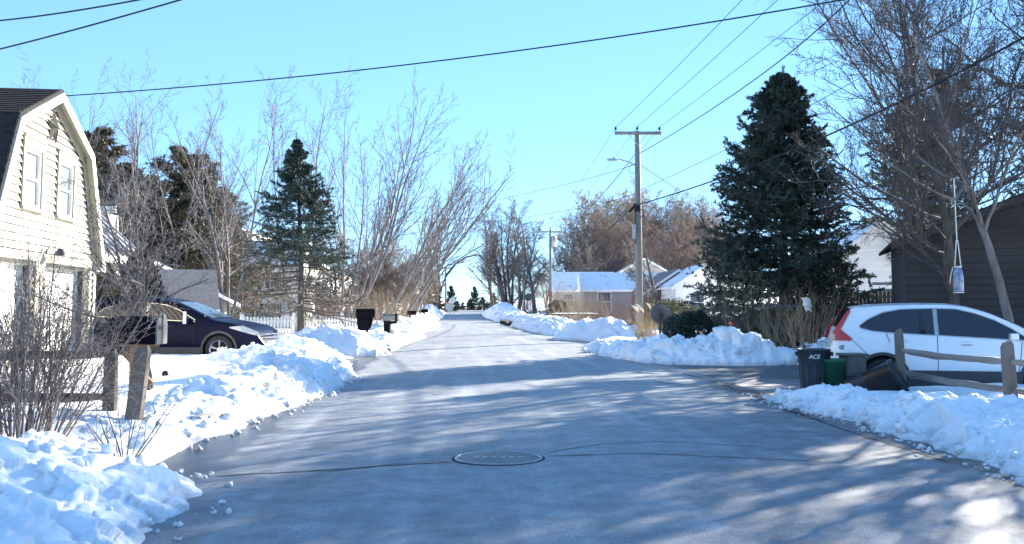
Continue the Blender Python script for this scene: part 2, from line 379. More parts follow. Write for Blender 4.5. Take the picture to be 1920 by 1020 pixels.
def uv_from_xy(me, fn):
    uvl = me.uv_layers.new(name="road")
    vi = np.empty(len(me.loops), np.int32); me.loops.foreach_get("vertex_index", vi)
    co = np.empty(len(me.vertices) * 3, np.float32); me.vertices.foreach_get("co", co); co = co.reshape(-1, 3)[vi]
    uvl.data.foreach_set("uv", np.stack(fn(co[:, 0], co[:, 1]), 1).astype(np.float32).ravel())
road_uv = lambda x, y: (x - xc(y), y)
ry = axis(-20, 300, 0, 40, .5, 1.03); ru = np.linspace(-4.15, 4.15, 25)
RU, RY = np.meshgrid(ru, ry)
def road_surf(u, y): return roadz(y) + 0.05 * (1 - (u / 4.15) ** 2) + 0.012 + 0.008 * vnoise(u * .8, y * .5, 33)
me = mesh_np("road", np.stack([(xc(RY) + RU).ravel(), RY.ravel(), road_surf(RU, RY).ravel()], 1), grid_faces(len(ry), len(ru)))
uv_from_xy(me, road_uv); road = tag(link("road", me, m_road), "grey asphalt road with salt streaks", kind="structure")

def flat_poly(name, pts, z, m, label, parent=None):
    b = MB(); b.add([(p[0], p[1], z) for p in pts], [tuple(range(len(pts)))])
    o = b.build(name, m, parent); uv_from_xy(o.data, road_uv); tag(o, label, kind="structure"); return o
flat_poly("driveway", [(-3.6, 24.6), (-3.5, 30.3), (-22, 31.5), (-22, 25.2)], 0.006, m_drive, "dark asphalt driveway under the navy crossover")
flat_poly("driveway", [(3.4, 17.4), (14, 17.4), (14, 27.0), (3.0, 27.0)], 0.006, m_drive, "dark asphalt driveway behind the bins and the white crossover")
flat_poly("driveway", [(2.6, 38), (14, 38), (14, 41.8), (2.5, 41.8)], 0.006, m_drive, "dark driveway opening beside the plumed grass")
flat_poly("pavement_patch", [(4.35, 18.2), (6.8, 18.6), (7.4, 20.0), (5.6, 21.4), (4.3, 22.0)], 0.0105, m_drive_new, "pale repaired patch of the driveway beside the bins")
flat_poly("pavement_patch", [(4.25, 22.6), (4.9, 22.4), (5.2, 23.4), (4.15, 24.2)], 0.0105, m_drive_new, "small pale patch of the driveway near the snow pile")

def ribbon(name, pts, w, m, parent, seed=0, z=0.004, jit=.03):
    """a thin irregular line that follows the road surface"""
    rng = np.random.default_rng(seed); b = MB(); rows = []
    P = np.array(pts, float); s = np.concatenate([[0], np.cumsum(np.hypot(*np.diff(P, axis=0).T))])
    n = max(4, int(s[-1] / .08)); q = np.linspace(0, s[-1], n)
    X = np.interp(q, s, P[:, 0]) + np.cumsum(rng.normal(0, jit * .25, n)) * .5; Y = np.interp(q, s, P[:, 1]) + np.cumsum(rng.normal(0, jit * .4, n)) * .6
    tx, ty = np.gradient(X), np.gradient(Y); L = np.hypot(tx, ty); nx, ny = -ty / L, tx / L
    W = w * (0.45 + rng.random(n)) / 2; W[0] = W[-1] = .002
    for sgn in (-1, 1):
        x = X + nx * W * sgn; y = Y + ny * W * sgn
        rows.append([(a, b_, float(c) + z) for a, b_, c in zip(x, y, road_surf(x - xc(y), y))])
    b.sheet([list(r) for r in zip(*rows)]); return b.build(name, m, parent)
def gp(px, py): d = CAMZ * F / (py - HY) * .985; return (( px - 960) / F * d, d)
ribbon("crack", [gp(372, 889), gp(560, 882), gp(760, 871), gp(852, 868)], .035, m_tar, road, 1)
ribbon("crack", [gp(600, 884), gp(760, 868), gp(852, 861)], .014, m_tar, road, 2)
ribbon("crack", [gp(1020, 857), gp(1200, 852), gp(1500, 862), gp(1600, 866)], .024, m_tar, road, 3)
ribbon("crack", [gp(1030, 850), gp(1130, 834), gp(1260, 829), gp(1420, 838)], .016, m_tar, road, 4)
ribbon("crack", [gp(1500, 862), gp(1620, 846), gp(1700, 856)], .012, m_tar, road, 5)
ribbon("crack", [gp(1240, 690), gp(1330, 712), gp(1400, 738)], .06, m_tar, road, 6)
ribbon("crack", [gp(1225, 716), gp(1290, 721), gp(1350, 722)], .05, m_tar, road, 7)
ribbon("crack", [gp(1395, 742), gp(1500, 775), gp(1600, 810), gp(1760, 862)], .03, m_tar, road, 8)
for i, (a, b_) in enumerate(((810, 741), (848, 747))):
    ribbon("tar_spot", [gp(a, b_), gp(a + 18, b_ - .5)], .09, m_tar, road, 30 + i)

# manhole
mx, my = gp(935, 861)
mz = float(road_surf(np.array(mx - xc(my)), np.array(my)))
mh = thing("manhole_cover", "round iron manhole cover set in the road between two cracks", "manhole", (mx, my, mz))
RM = .43
MB().lathe([(RM * .945, -.02), (RM * .945, .010), (RM * .96, .013), (RM * .985, .013), (RM, .006), (RM, -.03)], 48).build("frame_ring", M("worn_iron", (.34, .34, .35), .4, .2, 15, metal=.3), mh, True)
MB().lathe([(0.001, .007), (RM * .925, .007), (RM * .925, -.03)], 48).build("lid", m_iron, mh)
MB().lathe([(RM * 1.0, .004), (RM * 1.06, .004)], 48).build("tar_seam", m_tar, mh)
b = MB()
for k in range(6): b.box((-.215 + k * .086, .0, .011), (.055, .022, .008))
b.build("raised_lettering", M("worn_iron_letters", (.5, .5, .5), .45, .2, 15, metal=.3), mh)

# kerb pieces
def kerb(label, p0, p1, w=.16, h=.15):
    p0, p1 = Vector(p0), Vector(p1); d = p1 - p0; a = math.atan2(d.y, d.x)
    o = MB().box((0, 0, h / 2 - .03), (d.length, w, h + .06)).build("kerb", m_concrete, None, bevel=.02)
    o.location = (p0 + p1) / 2; o.rotation_euler = (0, 0, a); tag(o, label, kind="structure")
kerb("short bare piece of concrete kerb by the mailbox", (-3.80, 12.3, .02), (-3.68, 12.95, .02), h=.20)
kerb("low concrete kerb at the driveway mouth below the black mailbox", (-4.05, 33.2, 0), (-4.05, 36.2, 0))

# ------------------------------------------------------------------ ploughed snow
def snow_bank(label, path, seed, res=.05, m=None, chunky=1.0, z0=0.0, lumps=40, sq=.75):
    """path: (x, y, half width, height)"""
    rng = np.random.default_rng(seed)
    P = np.array(path, float); s = np.concatenate([[0], np.cumsum(np.hypot(*np.diff(P[:, :2], axis=0).T))])
    n = int(s[-1] / res) + 2; q = np.linspace(0, s[-1], n)
    fx = [np.interp(q, s, P[:, i]) for i in range(4)]
    k = max(3, int(.5 / res)); ker = np.hanning(k + 2)[1:-1]; ker /= ker.sum()
    fx = [np.convolve(np.pad(f, k, 'edge'), ker, 'same')[k:-k] for f in fx]
    X, Y, Wd, H = fx
    e = np.minimum(q, s[-1] - q); cap = np.sqrt(np.clip(e / np.maximum(.6, P[:, 2].mean()), 0, 1)); 
    H = H * (0.15 + .85 * cap) * (1 + .28 * vnoise(q * 1.3, q * 0 + seed, seed) + .2 * vnoise(q * 4, q * 0 + seed, seed + 1)); Wd = Wd * (.35 + .65 * cap)
    tx, ty = np.gradient(X), np.gradient(Y); L = np.hypot(tx, ty) + 1e-9; nx, ny = -ty / L, tx / L
    mt = int(2 * P[:, 2].max() * 1.25 / res) + 4; t = np.linspace(-1, 1, mt)
    T, Q = np.meshgrid(t, q)
    wl = Wd * (1 + .30 * vnoise(q * 1.1, q * 0 + 7, seed + 2) + .07 * vnoise(q * 5, q * 0 + 3, seed + 4)); wr = Wd * (1 + .30 * vnoise(q * 1.1, q * 0 + 17, seed + 3) + .07 * vnoise(q * 5, q * 0 + 9, seed + 5))
    off = np.where(T < 0, T * wl[:, None], T * wr[:, None])
    prof = np.clip(1 - np.abs(T) ** 2.4, 0, 1) ** sq
    VX = X[:, None] + nx[:, None] * off; VY = Y[:, None] + ny[:, None] * off
    gz = np.minimum(ground_z(VX.ravel(), VY.ravel()), roadz(VY.ravel()) + .1).reshape(VX.shape)
    VZ = z0 + gz * .6 + H[:, None] * prof
    V = np.stack([VX.ravel(), VY.ravel(), VZ.ravel()], 1)
    # normals of the smooth mound
    dzt = np.gradient(VZ, axis=1) / (np.gradient(off, axis=1) + 1e-6)
    dzs = np.gradient(VZ, axis=0) / (L[:, None] + 1e-6)
    N = np.stack([-(dzt * nx[:, None] + dzs * (tx / L)[:, None]), -(dzt * ny[:, None] + dzs * (ty / L)[:, None]), np.ones_like(dzt)], -1).reshape(-1, 3)
    N /= np.linalg.norm(N, axis=1)[:, None]
    amp = (np.clip(prof * 1.8, 0, 1) * np.clip(H / .35, .25, 1)[:, None]).ravel() * chunky
    big = chunk(V * [1, 1, .8], .50, seed).reshape(n, mt); kb = max(1, int(.03 / res))
    for _ in range(kb): big[1:-1, 1:-1] = (big[:-2, 1:-1] + big[2:, 1:-1] + big[1:-1, :-2] + big[1:-1, 2:] + 2 * big[1:-1, 1:-1]) / 6
    d = .20 * big.ravel() + .085 * chunk(V, .21, seed + 11) * (.35 + 1.1 * (vnoise(V[:, 0] * .9, V[:, 1] * .9, seed + 40) + .5)) + (.022 * chunk(V, .09, seed + 23) if res < .06 else 0)
    calm = .3 + 1.0 * np.clip(vnoise(V[:, 0] * .55, V[:, 1] * .55, seed + 51) * 1.6 + .55, 0, 1)      # slumped smooth stretches between blocky ones
    d = d * calm + .03 * vnoise(V[:, 0] * 3, V[:, 1] * 3, seed + 60) + .012 * vnoise(V[:, 0] * 14, V[:, 1] * 14 + V[:, 2] * 9, seed + 61)
    V = V + N * (d * amp)[:, None]
    edge = (np.abs(T) > .999).ravel(); V[edge, 2] = gz.ravel()[edge] - .06
    Qs = grid_faces(n, mt)
    # loose blocks that rolled down
    vs = [V]; qs = [Qs]; base = len(V)
    cube = np.array([[x, y, z] for z in (-1, 1) for y in (-1, 1) for x in (-1, 1)], float)
    cf = np.array([(0, 2, 3, 1), (4, 5, 7, 6), (0, 1, 5, 4), (2, 6, 7, 3), (0, 4, 6, 2), (1, 3, 7, 5)])
    inner = V.reshape(n, mt, 3)
    for i in range(lumps):
        j = rng.integers(0, n); kk = int(np.clip((.5 + .5 * rng.choice([-1, 1]) * rng.uniform(.25, .97)) * mt, 1, mt - 2))
        r = rng.uniform(.018, .07) * (1.3 if rng.random() < .2 else 1)
        a = rng.normal(size=(3, 3)); u, _, vt = np.linalg.svd(a)
        bl = (cube * rng.uniform(.6, 1.2, 3) + rng.normal(0, .22, cube.shape)) @ (u @ vt) * r * .7 + inner[j, kk] + [0, 0, r * .3]
        vs.append(bl); qs.append(cf + base); base += 8
    for i in range(lumps):                         # crumbs scattered on the asphalt along the foot
        j = rng.integers(0, n); kk = rng.choice([0, mt - 1]); sg = -1 if kk == 0 else 1; off_ = abs(rng.normal(0, .10)) + .005; r = rng.uniform(.008, .028) * (1 if rng.random() < .9 else 1.8)
        c = inner[j, kk].copy(); c[0] += nx[j] * off_ * sg; c[1] += ny[j] * off_ * sg
        if abs(c[0] - xc(c[1])) > 4.1: continue
        c[2] = float(road_surf(np.array(c[0] - xc(c[1])), np.array(c[1]))) + r * .35
        a = rng.normal(size=(3, 3)); u, _, vt = np.linalg.svd(a)
        vs.append((cube * rng.uniform(.6, 1.2, 3) + rng.normal(0, .2, cube.shape)) @ (u @ vt) * r * .7 + c); qs.append(cf + base); base += 8
    o = link("snow_bank", mesh_np("snow_bank", np.concatenate(vs), np.concatenate(qs)), m or m_snow_bank)
    return tag(o, label, "snow bank", "snow banks ploughed up along the road")
snow_bank("big blocky snow bank in the bottom left corner in front of the twiggy bush",
          [(-4.3, 3.6, 1.7, .5), (-4.3, 5.2, 1.75, .52), (-4.2, 6.6, 1.8, .56), (-4.25, 7.8, 1.95, .5), (-4.9, 8.9, 1.7, .40), (-5.5, 9.9, 1.2, .22)], 11, .024, lumps=160, chunky=1.0)
snow_bank("long low snow bank between the mailbox post and the navy crossover",
          [(-5.0, 10.1, .8, .22), (-4.4, 11.0, .9, .24), (-4.1, 12.6, .8, .20), (-4.05, 14.0, .8, .42), (-4.05, 16.2, .9, .48), (-4.1, 18.4, 1.0, .58), (-4.4, 20.8, 1.1, .66), (-4.8, 23.0, 1.2, .70), (-5.0, 24.3, .8, .4)], 22, .034, lumps=220)
snow_bank("broad mound of snow in front of the navy crossover's wheels",
          [(-8.6, 23.2, 1.0, .10), (-7.5, 23.0, 1.2, .20), (-6.5, 22.8, 1.4, .40), (-5.4, 22.8, 1.3, .66), (-4.7, 22.8, 1.0, .6)], 33, .045, lumps=40, chunky=.7)
snow_bank("peaked snow pile between the driveway and the dark green mailbox",
          [(-8.6, 31.0, 1.0, .35), (-7.0, 31.0, 1.3, .62), (-5.8, 31.2, 1.3, .78), (-4.6, 31.4, 1.3, .72), (-3.7, 31.2, .9, .40)], 44, .05, lumps=60)
snow_bank("snow ridge behind the peaked pile in front of the picket fence",
          [(-8.0, 34.5, 1.0, .45), (-7.0, 35.0, 1.2, .72), (-5.6, 35.2, 1.1, .5), (-5.0, 37, .9, .4)], 55, .07, lumps=20, chunky=.7)
snow_bank("low snow bank by the grey mailbox and the concrete kerb",
          [(-5.0, 36.5, .9, .45), (-5.2, 40, 1.1, .5), (-5.3, 45, 1.2, .5), (-5.2, 49, 1.2, .4)], 66, .08, lumps=30)
snow_bank("sunlit snow bank below the leaning trunks beyond the mailboxes",
          [(-6.6, 51, 1.2, .55), (-6.3, 58, 1.4, .8), (-6.2, 66, 1.3, .6), (-6.8, 76, 1.4, .8), (-7.0, 82, 1.2, .6)], 77, .10, lumps=40)
snow_bank("farthest snow bank on the side of the mailboxes near the road's crest",
          [(-8.4, 92, 1.4, .6), (-9.2, 108, 1.6, .8), (-9.8, 118, 1.8, 1.5), (-10.2, 128, 1.5, .9), (-10.8, 145, 1.4, .7)], 88, .14, lumps=20)
snow_bank("long blocky snow bank in front of the split rail fence and bins",
          [(4.55, 17.9, .5, .05), (4.6, 17.0, .6, .12), (4.9, 15.9, .8, .28), (5.15, 14.2, .85, .24), (5.4, 12.4, 1.0, .31), (5.65, 10.4, 1.1, .38), (5.75, 8.6, 1.15, .40), (5.8, 6.4, 1.15, .45), (5.9, 5, 1.1, .45)], 99, .030, lumps=260, sq=.7)
snow_bank("tapering snow bank tongue at the mouth of the bin driveway",
          [(2.75, 35.5, .5, .2), (3.2, 33, .8, .42), (3.7, 30.5, 1.0, .52), (4.2, 28, 1.05, .55), (4.4, 26.4, .9, .35)], 110, .05, lumps=60)
snow_bank("tall heaped snow pile between the driveway and the round yew",
          [(4.1, 27.6, .9, .35), (5.0, 27.2, 1.2, .68), (5.9, 27.2, 1.25, .80), (6.8, 27.2, 1.2, .70), (7.7, 27.2, 1.0, .55)], 121, .045, lumps=90, sq=.6)
snow_bank("dirty end of the snow pile behind the trash cans",
          [(7.3, 27.0, 1.0, .62), (8.2, 26.9, 1.0, .56), (9.3, 27.2, 1.0, .5)], 132, .05, m_snow_dirty, lumps=60)
snow_bank("humped snow bank in front of the reddish shrub and plumed grass",
          [(2.1, 46.4, 1.0, .4), (3.0, 45.2, 1.3, .85), (4.0, 44.6, 1.3, .95), (5.2, 44.2, 1.2, .65), (6.4, 44, .9, .35)], 143, .07, lumps=50)
snow_bank("long snow bank leading to the second utility pole",
          [(2.9, 50, 1.1, .5), (2.6, 56, 1.4, .7), (2.1, 64, 1.6, .8), (1.5, 74, 1.6, .8), (.7, 84, 1.5, .75)], 154, .10, lumps=60)
snow_bank("far sunlit snow bank beside the two walkers",
          [(.3, 90, 1.6, .7), (-.3, 103, 1.8, 1.0), (-1.0, 113, 2.0, 1.7), (-1.6, 122, 1.8, 1.3), (-2.6, 140, 1.6, .8)], 165, .14, lumps=30)

# ------------------------------------------------------------------ growing plants
def nrm(a): return a / (np.linalg.norm(a, axis=-1, keepdims=True) + 1e-9)
def grow(rng, P0, D, L, n, wander, up, upgrow=0.0):
    D = nrm(np.array(D, float)); P = np.array(P0, float); out = [P]
    for i in range(n - 1):
        D = D + rng.normal(0, wander, D.shape); D[:, 2] += up + upgrow * i; D = nrm(D)
        P = P + D * (L / (n - 1))[:, None]; out.append(P)
    return np.stack(out, 1)
def tubes(pts, R, k):
    B, n, _ = pts.shape
    t = nrm(np.gradient(pts, axis=1))
    ref = np.where(np.abs(t[:, :1, 2:3]) < .85, np.array([0, 0, 1.0]), np.array([1.0, 0, 0]))
    a = nrm(np.cross(t, np.broadcast_to(ref, t.shape))); b = np.cross(t, a)
    q = np.arange(k) * 2 * np.pi / k
    V = pts[:, :, None] + (a[:, :, None] * np.cos(q)[:, None] + b[:, :, None] * np.sin(q)[:, None]) * R[:, :, None, None]
    i = (np.arange(B) * n * k)[:, None, None] + (np.arange(n - 1) * k)[None, :, None] + np.arange(k)[None, None]
    j = (np.arange(B) * n * k)[:, None, None] + (np.arange(n - 1) * k)[None, :, None] + (np.arange(k)[None, None] + 1) % k
    Q = np.stack([i, j, j + k, i + k], -1).reshape(-1, 4)
    return V.reshape(-1, 3), Q
def join(parts):
    vs, qs, b = [], [], 0
    for V, Q in parts: vs.append(V); qs.append(Q + b); b += len(V)
    return np.concatenate(vs), np.concatenate(qs)
def sprout(rng, pts, R, L, m, t0, t1, ang, sd, ratio, rr, shrink=.6, flat=None):
    """m children along every parent; returns starts, directions, lengths, radii"""
    B, n, _ = pts.shape
    t = t0 + (t1 - t0) * (np.arange(m)[None] + rng.random((B, m))) / m
    f = t * (n - 1); i = np.clip(f.astype(int), 0, n - 2); w = f - i; r = np.arange(B)[:, None]
    P = pts[r, i] * (1 - w)[..., None] + pts[r, i + 1] * w[..., None]
    T = nrm(pts[r, i + 1] - pts[r, i]); Rr = R[r, i] * (1 - w) + R[r, i + 1] * w
    h = rng.normal(size=P.shape)
    if flat is not None: h[..., 2] *= flat
    pr = nrm(h - T * (h * T).sum(-1, keepdims=True))
    a = np.radians(ang + sd * rng.normal(size=t.shape))[..., None]
    D = T * np.cos(a) + pr * np.sin(a)
    Ln = L[:, None] * ratio * (1 - shrink * t) * rng.uniform(.65, 1.25, t.shape)
    return P.reshape(-1, 3), D.reshape(-1, 3), Ln.ravel(), (Rr * rr).ravel()
def taper(r, n, end=.35): return r[:, None] * np.linspace(1, end, n)[None]
def bare_tree_meshes(seed, H, lean=(0, 0), r0=.16, stems=1, levels=None, up0=.02, wander0=.05, spread=.12, n0=12, tmin=.25, split=2, rmin=.004):
    global LAST
    rng = np.random.default_rng(seed)
    D = np.tile([lean[0], lean[1], 1.0], (stems, 1)) + (rng.normal(0, spread, (stems, 3)) if stems > 1 else 0)
    L = H * rng.uniform(.82, 1.08, stems) if stems > 1 else np.array([H])
    P0 = rng.normal(0, .12, (stems, 3)) * (stems > 1); P0[:, 2] = -.25
    pts = grow(rng, P0, D, L, n0, wander0, up0); R = taper(np.full(stems, r0) * rng.uniform(.75, 1, stems), n0, .12)
    R[:, 0] *= 1.35; LAST = pts
    wood = [tubes(pts, R, 8)]; fine = []
    levels = levels or [(16, 40, .34, .6, 7, .10, .05), (7, 42, .5, .6, 5, .12, .05), (6, 45, .5, .6, 4, .14, .05), (3, 45, .6, .6, 3, .14, .05)]
    for li, (m, ang, ratio, rr, n, wd, up) in enumerate(levels):
        P, D, L2, r = sprout(rng, pts, R, L, m, tmin if li == 0 else .12, .98, ang, 9, ratio, rr, .62 if li == 0 else .45)
        r = np.maximum(r, rmin); pts = grow(rng, P, D, L2, n, wd, up); R = taper(r, n, .45); L = L2
        (wood if li < split - 1 else fine).append(tubes(pts, R, 5 if li == 0 else (4 if li == 1 else 3)))
    return mesh_np("trunk", *join(wood)), mesh_np("crown", *join(fine))
def bare_tree(name, label, loc, seed, H, group=None, mt=None, mc=None, meshes=None, rotz=0, cat="tree", scale=1.0, **kw):
    t = thing(name, label, cat, loc, rotz, group)
    a, b = meshes or bare_tree_meshes(seed, H, **kw)
    link("trunk", a, mt or m_bark, t); link("crown", b, mc or m_twig, t); t.scale = (scale,) * 3
    return t
def slivers(rng, P, D, n_len, width, jit):
    """leaf- or needle-sized faces at points P along directions D"""
    N = len(P); d = nrm(D + rng.normal(0, jit, (N, 3))); L = n_len * rng.uniform(.6, 1.3, N)
    s = nrm(np.cross(d, rng.normal(size=(N, 3)))) * (width * rng.uniform(.6, 1.3, N))[:, None]
    E = P + d * L[:, None]; mid = P + d * (L * .45)[:, None]
    V = np.stack([P, mid + s, E, mid - s], 1).reshape(-1, 3)
    return V, np.arange(4 * N).reshape(N, 4)
def along(rng, pts, m, t0=0.0):
    B, n, _ = pts.shape; t = t0 + (1 - t0) * rng.random((B, m)); f = t * (n - 1); i = np.clip(f.astype(int), 0, n - 2); w = (f - i)[..., None]; r = np.arange(B)[:, None]
    return (pts[r, i] * (1 - w) + pts[r, i + 1] * w).reshape(-1, 3), nrm(pts[r, i + 1] - pts[r, i]).reshape(-1, 3)
def conifer_meshes(seed, H, RB, nb=150, z0=.06, power=.75, twigs=11, needles=34, nlen=.13, nw=.022, droop=-.25, upturn=.10, r0=None, keep=None, jit=.55, tw_ratio=.38, dead=0.0, flat=.35, lenvar=(.72, 1.15)):
    rng = np.random.default_rng(seed); r0 = r0 or H * .016
    tr = grow(rng, np.array([[0, 0, -.2]]), np.array([[0, 0, 1.0]]), np.array([H + .15]), 12, .012, .02); R = taper(np.array([r0]), 12, .06)
    u = np.sort(rng.random(nb) ** .85); z = z0 + (.965 - z0) * u
    az = rng.random(nb) * 2 * np.pi
    Lb = RB * np.clip((1 - z), .02, 1) ** power * rng.uniform(*lenvar, nb) + .05
    Lb = Lb * np.clip((1 - z) / .10, .3, 1)
    if keep is not None: Lb = Lb * keep(az, z, rng)
    f = z * 11; i = np.clip(f.astype(int), 0, 10); w = (f - i)[:, None]; P = tr[0, i] * (1 - w) + tr[0, i + 1] * w
    tilt = droop + .75 * z ** 2
    D = np.stack([np.cos(az), np.sin(az), tilt], 1)
    br = grow(rng, P, D, Lb, 7, .05, -.02, upturn * .25); Rb = taper(np.maximum(.008, Lb * .011), 7, .2)
    wood = [tubes(tr, R, 9), tubes(br, Rb, 4)]
    P2, D2, L2, r2 = sprout(rng, br, Rb, Lb, twigs, .12, 1.0, 52, 12, tw_ratio, .5, .55, flat)
    L2 = np.maximum(L2, .05); tw = grow(rng, P2, D2, L2, 4, .08, -.015); wood.append(tubes(tw, taper(np.full(len(L2), .005), 4, .5), 3))
    live = (np.repeat(z, twigs) > dead) | (rng.random(len(L2)) < .25)
    p, d = along(rng, tw[live], needles); p2, d2 = along(rng, br[z > dead], needles * 2, .45); p3, d3 = along(rng, tr, int(needles * 2.5), .88)
    return mesh_np("trunk", *join(wood)), mesh_np("crown", *slivers(rng, np.concatenate([p, p2, p3]), np.concatenate([d, d2, d3]), nlen, nw, jit), smooth_shade=False)
def conifer(name, label, loc, seed, H, RB, m=None, mt=None, group=None, rotz=0, meshes=None, cat="tree", **kw):
    t = thing(name, label, cat, loc, rotz, group)
    a, b = meshes or conifer_meshes(seed, H, RB, **kw)
    link("trunk", a, mt or m_bark, t); link("crown", b, m or m_spruce, t); return t
def shrub(name, label, loc, seed, n, H, spread, m, r=.012, levels=((5, 32, .45, .6, 4, .1, .03), (4, 36, .5, .6, 3, .12, .02)), base=.15, group=None, wander=.07, n0=7, bias=(0, 0), hv=(.6, 1.1), up=.03, cat="shrub"):
    rng = np.random.default_rng(seed)
    az = rng.random(n) * 2 * np.pi; sp = spread * np.sqrt(rng.random(n))
    D = np.stack([np.cos(az) * sp + bias[0], np.sin(az) * sp + bias[1], np.ones(n)], 1); P0 = np.stack([np.cos(az) * sp * base, np.sin(az) * sp * base, np.full(n, -.08)], 1)
    L = H * rng.uniform(*hv, n); pts = grow(rng, P0, D, L, n0, wander, up); R = taper(r * rng.uniform(.6, 1.2, n), n0, .3); st = tubes(pts, R, 5); tw = []
    for (mm, ang, ratio, rr, nn, wd, u) in levels:
        P, D, L, rr_ = sprout(rng, pts, R, L, mm, .2, .98, ang, 9, ratio, rr, .4); pts = grow(rng, P, D, L, nn, wd, u); R = taper(np.maximum(rr_, .0022), nn, .4); tw.append(tubes(pts, R, 3))
    t = thing(name, label, cat, loc, 0, group); link("stems", mesh_np("stems", *st), m, t)
    if tw: link("twigs", mesh_np("twigs", *join(tw)), m, t)
    t["_tips"] = 0; del t["_tips"]
    return t, pts
def leaf_ball(rng, N, c, rad, nlen, nw, shell=.6, wob=.18):
    d = nrm(rng.normal(size=(N, 3))); d[:, 2] = np.where(d[:, 2] < -.5, -d[:, 2], d[:, 2])
    k = 1 + wob * np.sin(d[:, 0] * 5 + 1) * np.cos(d[:, 1] * 6) + wob * .6 * np.sin(d[:, 2] * 11 + d[:, 0] * 7)
    r = (shell + (1 - shell) * rng.random(N)) * k
    P = np.array(c) + d * r[:, None] * np.array(rad)
    return slivers(rng, P, d, nlen, nw, .9)
# ------------------------------------------------------------------ buildings
def window(parent, mount, x0, x1, z0, z1, m_frame, m_pane, sash=True, fr=.05, proud=.02, deep=.05):
    """window on the local plane y = mount facing -y if proud < 0 else +y"""
    sg = 1 if proud > 0 else -1
    f = MB(); yo = mount + proud; yi = mount - sg * deep
    f.span(x0, x0 + fr, yi, yo, z0, z1); f.span(x1 - fr, x1, yi, yo, z0, z1)
    f.span(x0 + fr, x1 - fr, yi, yo, z1 - fr, z1); f.span(x0 + fr, x1 - fr, yi, yo, z0, z0 + fr)
    w = f.build("window", m_frame, parent)
    zm = (z0 + z1) / 2
    if sash: MB().span(x0 + fr, x1 - fr, yi, yo - sg * .012, zm - .025, zm + .025).build("sash_bar", m_frame, w)
    for a, b_ in (((z0 + fr, zm - .025), (zm + .025, z1 - fr)) if sash else ((z0 + fr, z1 - fr),)):
        MB().span(x0 + fr, x1 - fr, yi, yi + sg * .012, a, b_).build("pane", m_pane, w)
    return w

# --- gambrel garage house
ang = math.atan2(-.99, .136)
gh = thing("gambrel_house", "white clapboard gambrel house with a barn star and two garage doors", "house", (at(176, 600, 25).x, 25, 0), ang)
PROF = [(.25, 0), (.25, 2.64), (1.46, 5.0), (3.9, 5.95), (6.34, 5.0), (7.55, 2.64), (7.55, 0)]
def gam_x(z):
    if z <= 2.64: return .25, 7.55
    if z <= 5.0: a = .25 + 1.21 * (z - 2.64) / 2.36
    else: a = 1.46 + 2.44 * min(1, (z - 5.0) / .95)
    return a, 7.8 - a
OPEN = [(2.16, 3.43, 3.48, 4.84), (4.39, 5.62, 3.48, 4.80), (.75, 4.1, -1, 2.42), (4.65, 7.3, -1, 2.42)]
wall = MB(); rows = []
dz = .152; z = -.1
while z < 5.9:
    z1 = z + dz; a0, a1 = gam_x(z1 if z1 < 5.95 else 5.94); b0, b1 = gam_x(max(z, 0))
    iv = [(min(a0, b0) if z < 2.5 else a0, a1)]
    cuts = sorted((o[0], o[1]) for o in OPEN if o[2] < z + dz * .5 < o[3])
    out = []; x = a0
    for c0, c1 in cuts:
        if c0 > x + .02: out.append((x, min(c0, a1)))
        x = max(x, c1)
    if a1 > x + .02: out.append((x, a1))
    if out: rows.append((z, z1, out))
    z = z1
for z0, z1, out in rows:
    for a, b_ in out: wall.span(a, b_, -.10, -.040, z0, z1)
wo = wall.build("wall", m_clap, gh)
for z0, z1, out in rows:
    for a, b_ in out:
        b = MB(); b.add([(a, -.039, z0 - .006), (b_, -.039, z0 - .006), (b_, .042, z0 - .006), (a, .042, z0 - .006), (a, -.039, z1), (b_, -.039, z1), (b_, -.012, z1), (a, -.012, z1)],
              [(0, 1, 2, 3), (4, 7, 6, 5), (0, 4, 5, 1), (3, 2, 6, 7), (0, 3, 7, 4), (1, 5, 6, 2)])
        b.build("clapboard", m_clap, wo)
# side walls and back
MB().span(.25, .35, -8, -.1, 0, 2.64).span(7.45, 7.55, -8, -.1, 0, 2.64).prism([(p[0], -8, p[1]) for p in PROF], (0, -.1, 0)).build("side_wall", m_clap, gh)
# roof slabs
rf = MB(); OV = .22
def slab(mb, p, q, th, y0, y1):
    (x0, z0), (x1, z1) = p, q; L = math.hypot(x1 - x0, z1 - z0); nx, nz = -(z1 - z0) / L * th, (x1 - x0) / L * th
    if nz < 0: nx, nz = -nx, -nz
    mb.prism([(x0, y1, z0), (x1, y1, z1), (x1 + nx, y1, z1 + nz), (x0 + nx, y1, z0 + nz)], (0, y0 - y1, 0))
RP = [(.02, 2.46), (1.40, 5.06), (3.9, 6.03), (6.40, 5.06), (7.78, 2.46)]
for i in range(4): slab(rf, RP[i], RP[i + 1], .07, -8.2, OV)
ro = rf.build("roof", m_shingle, gh)
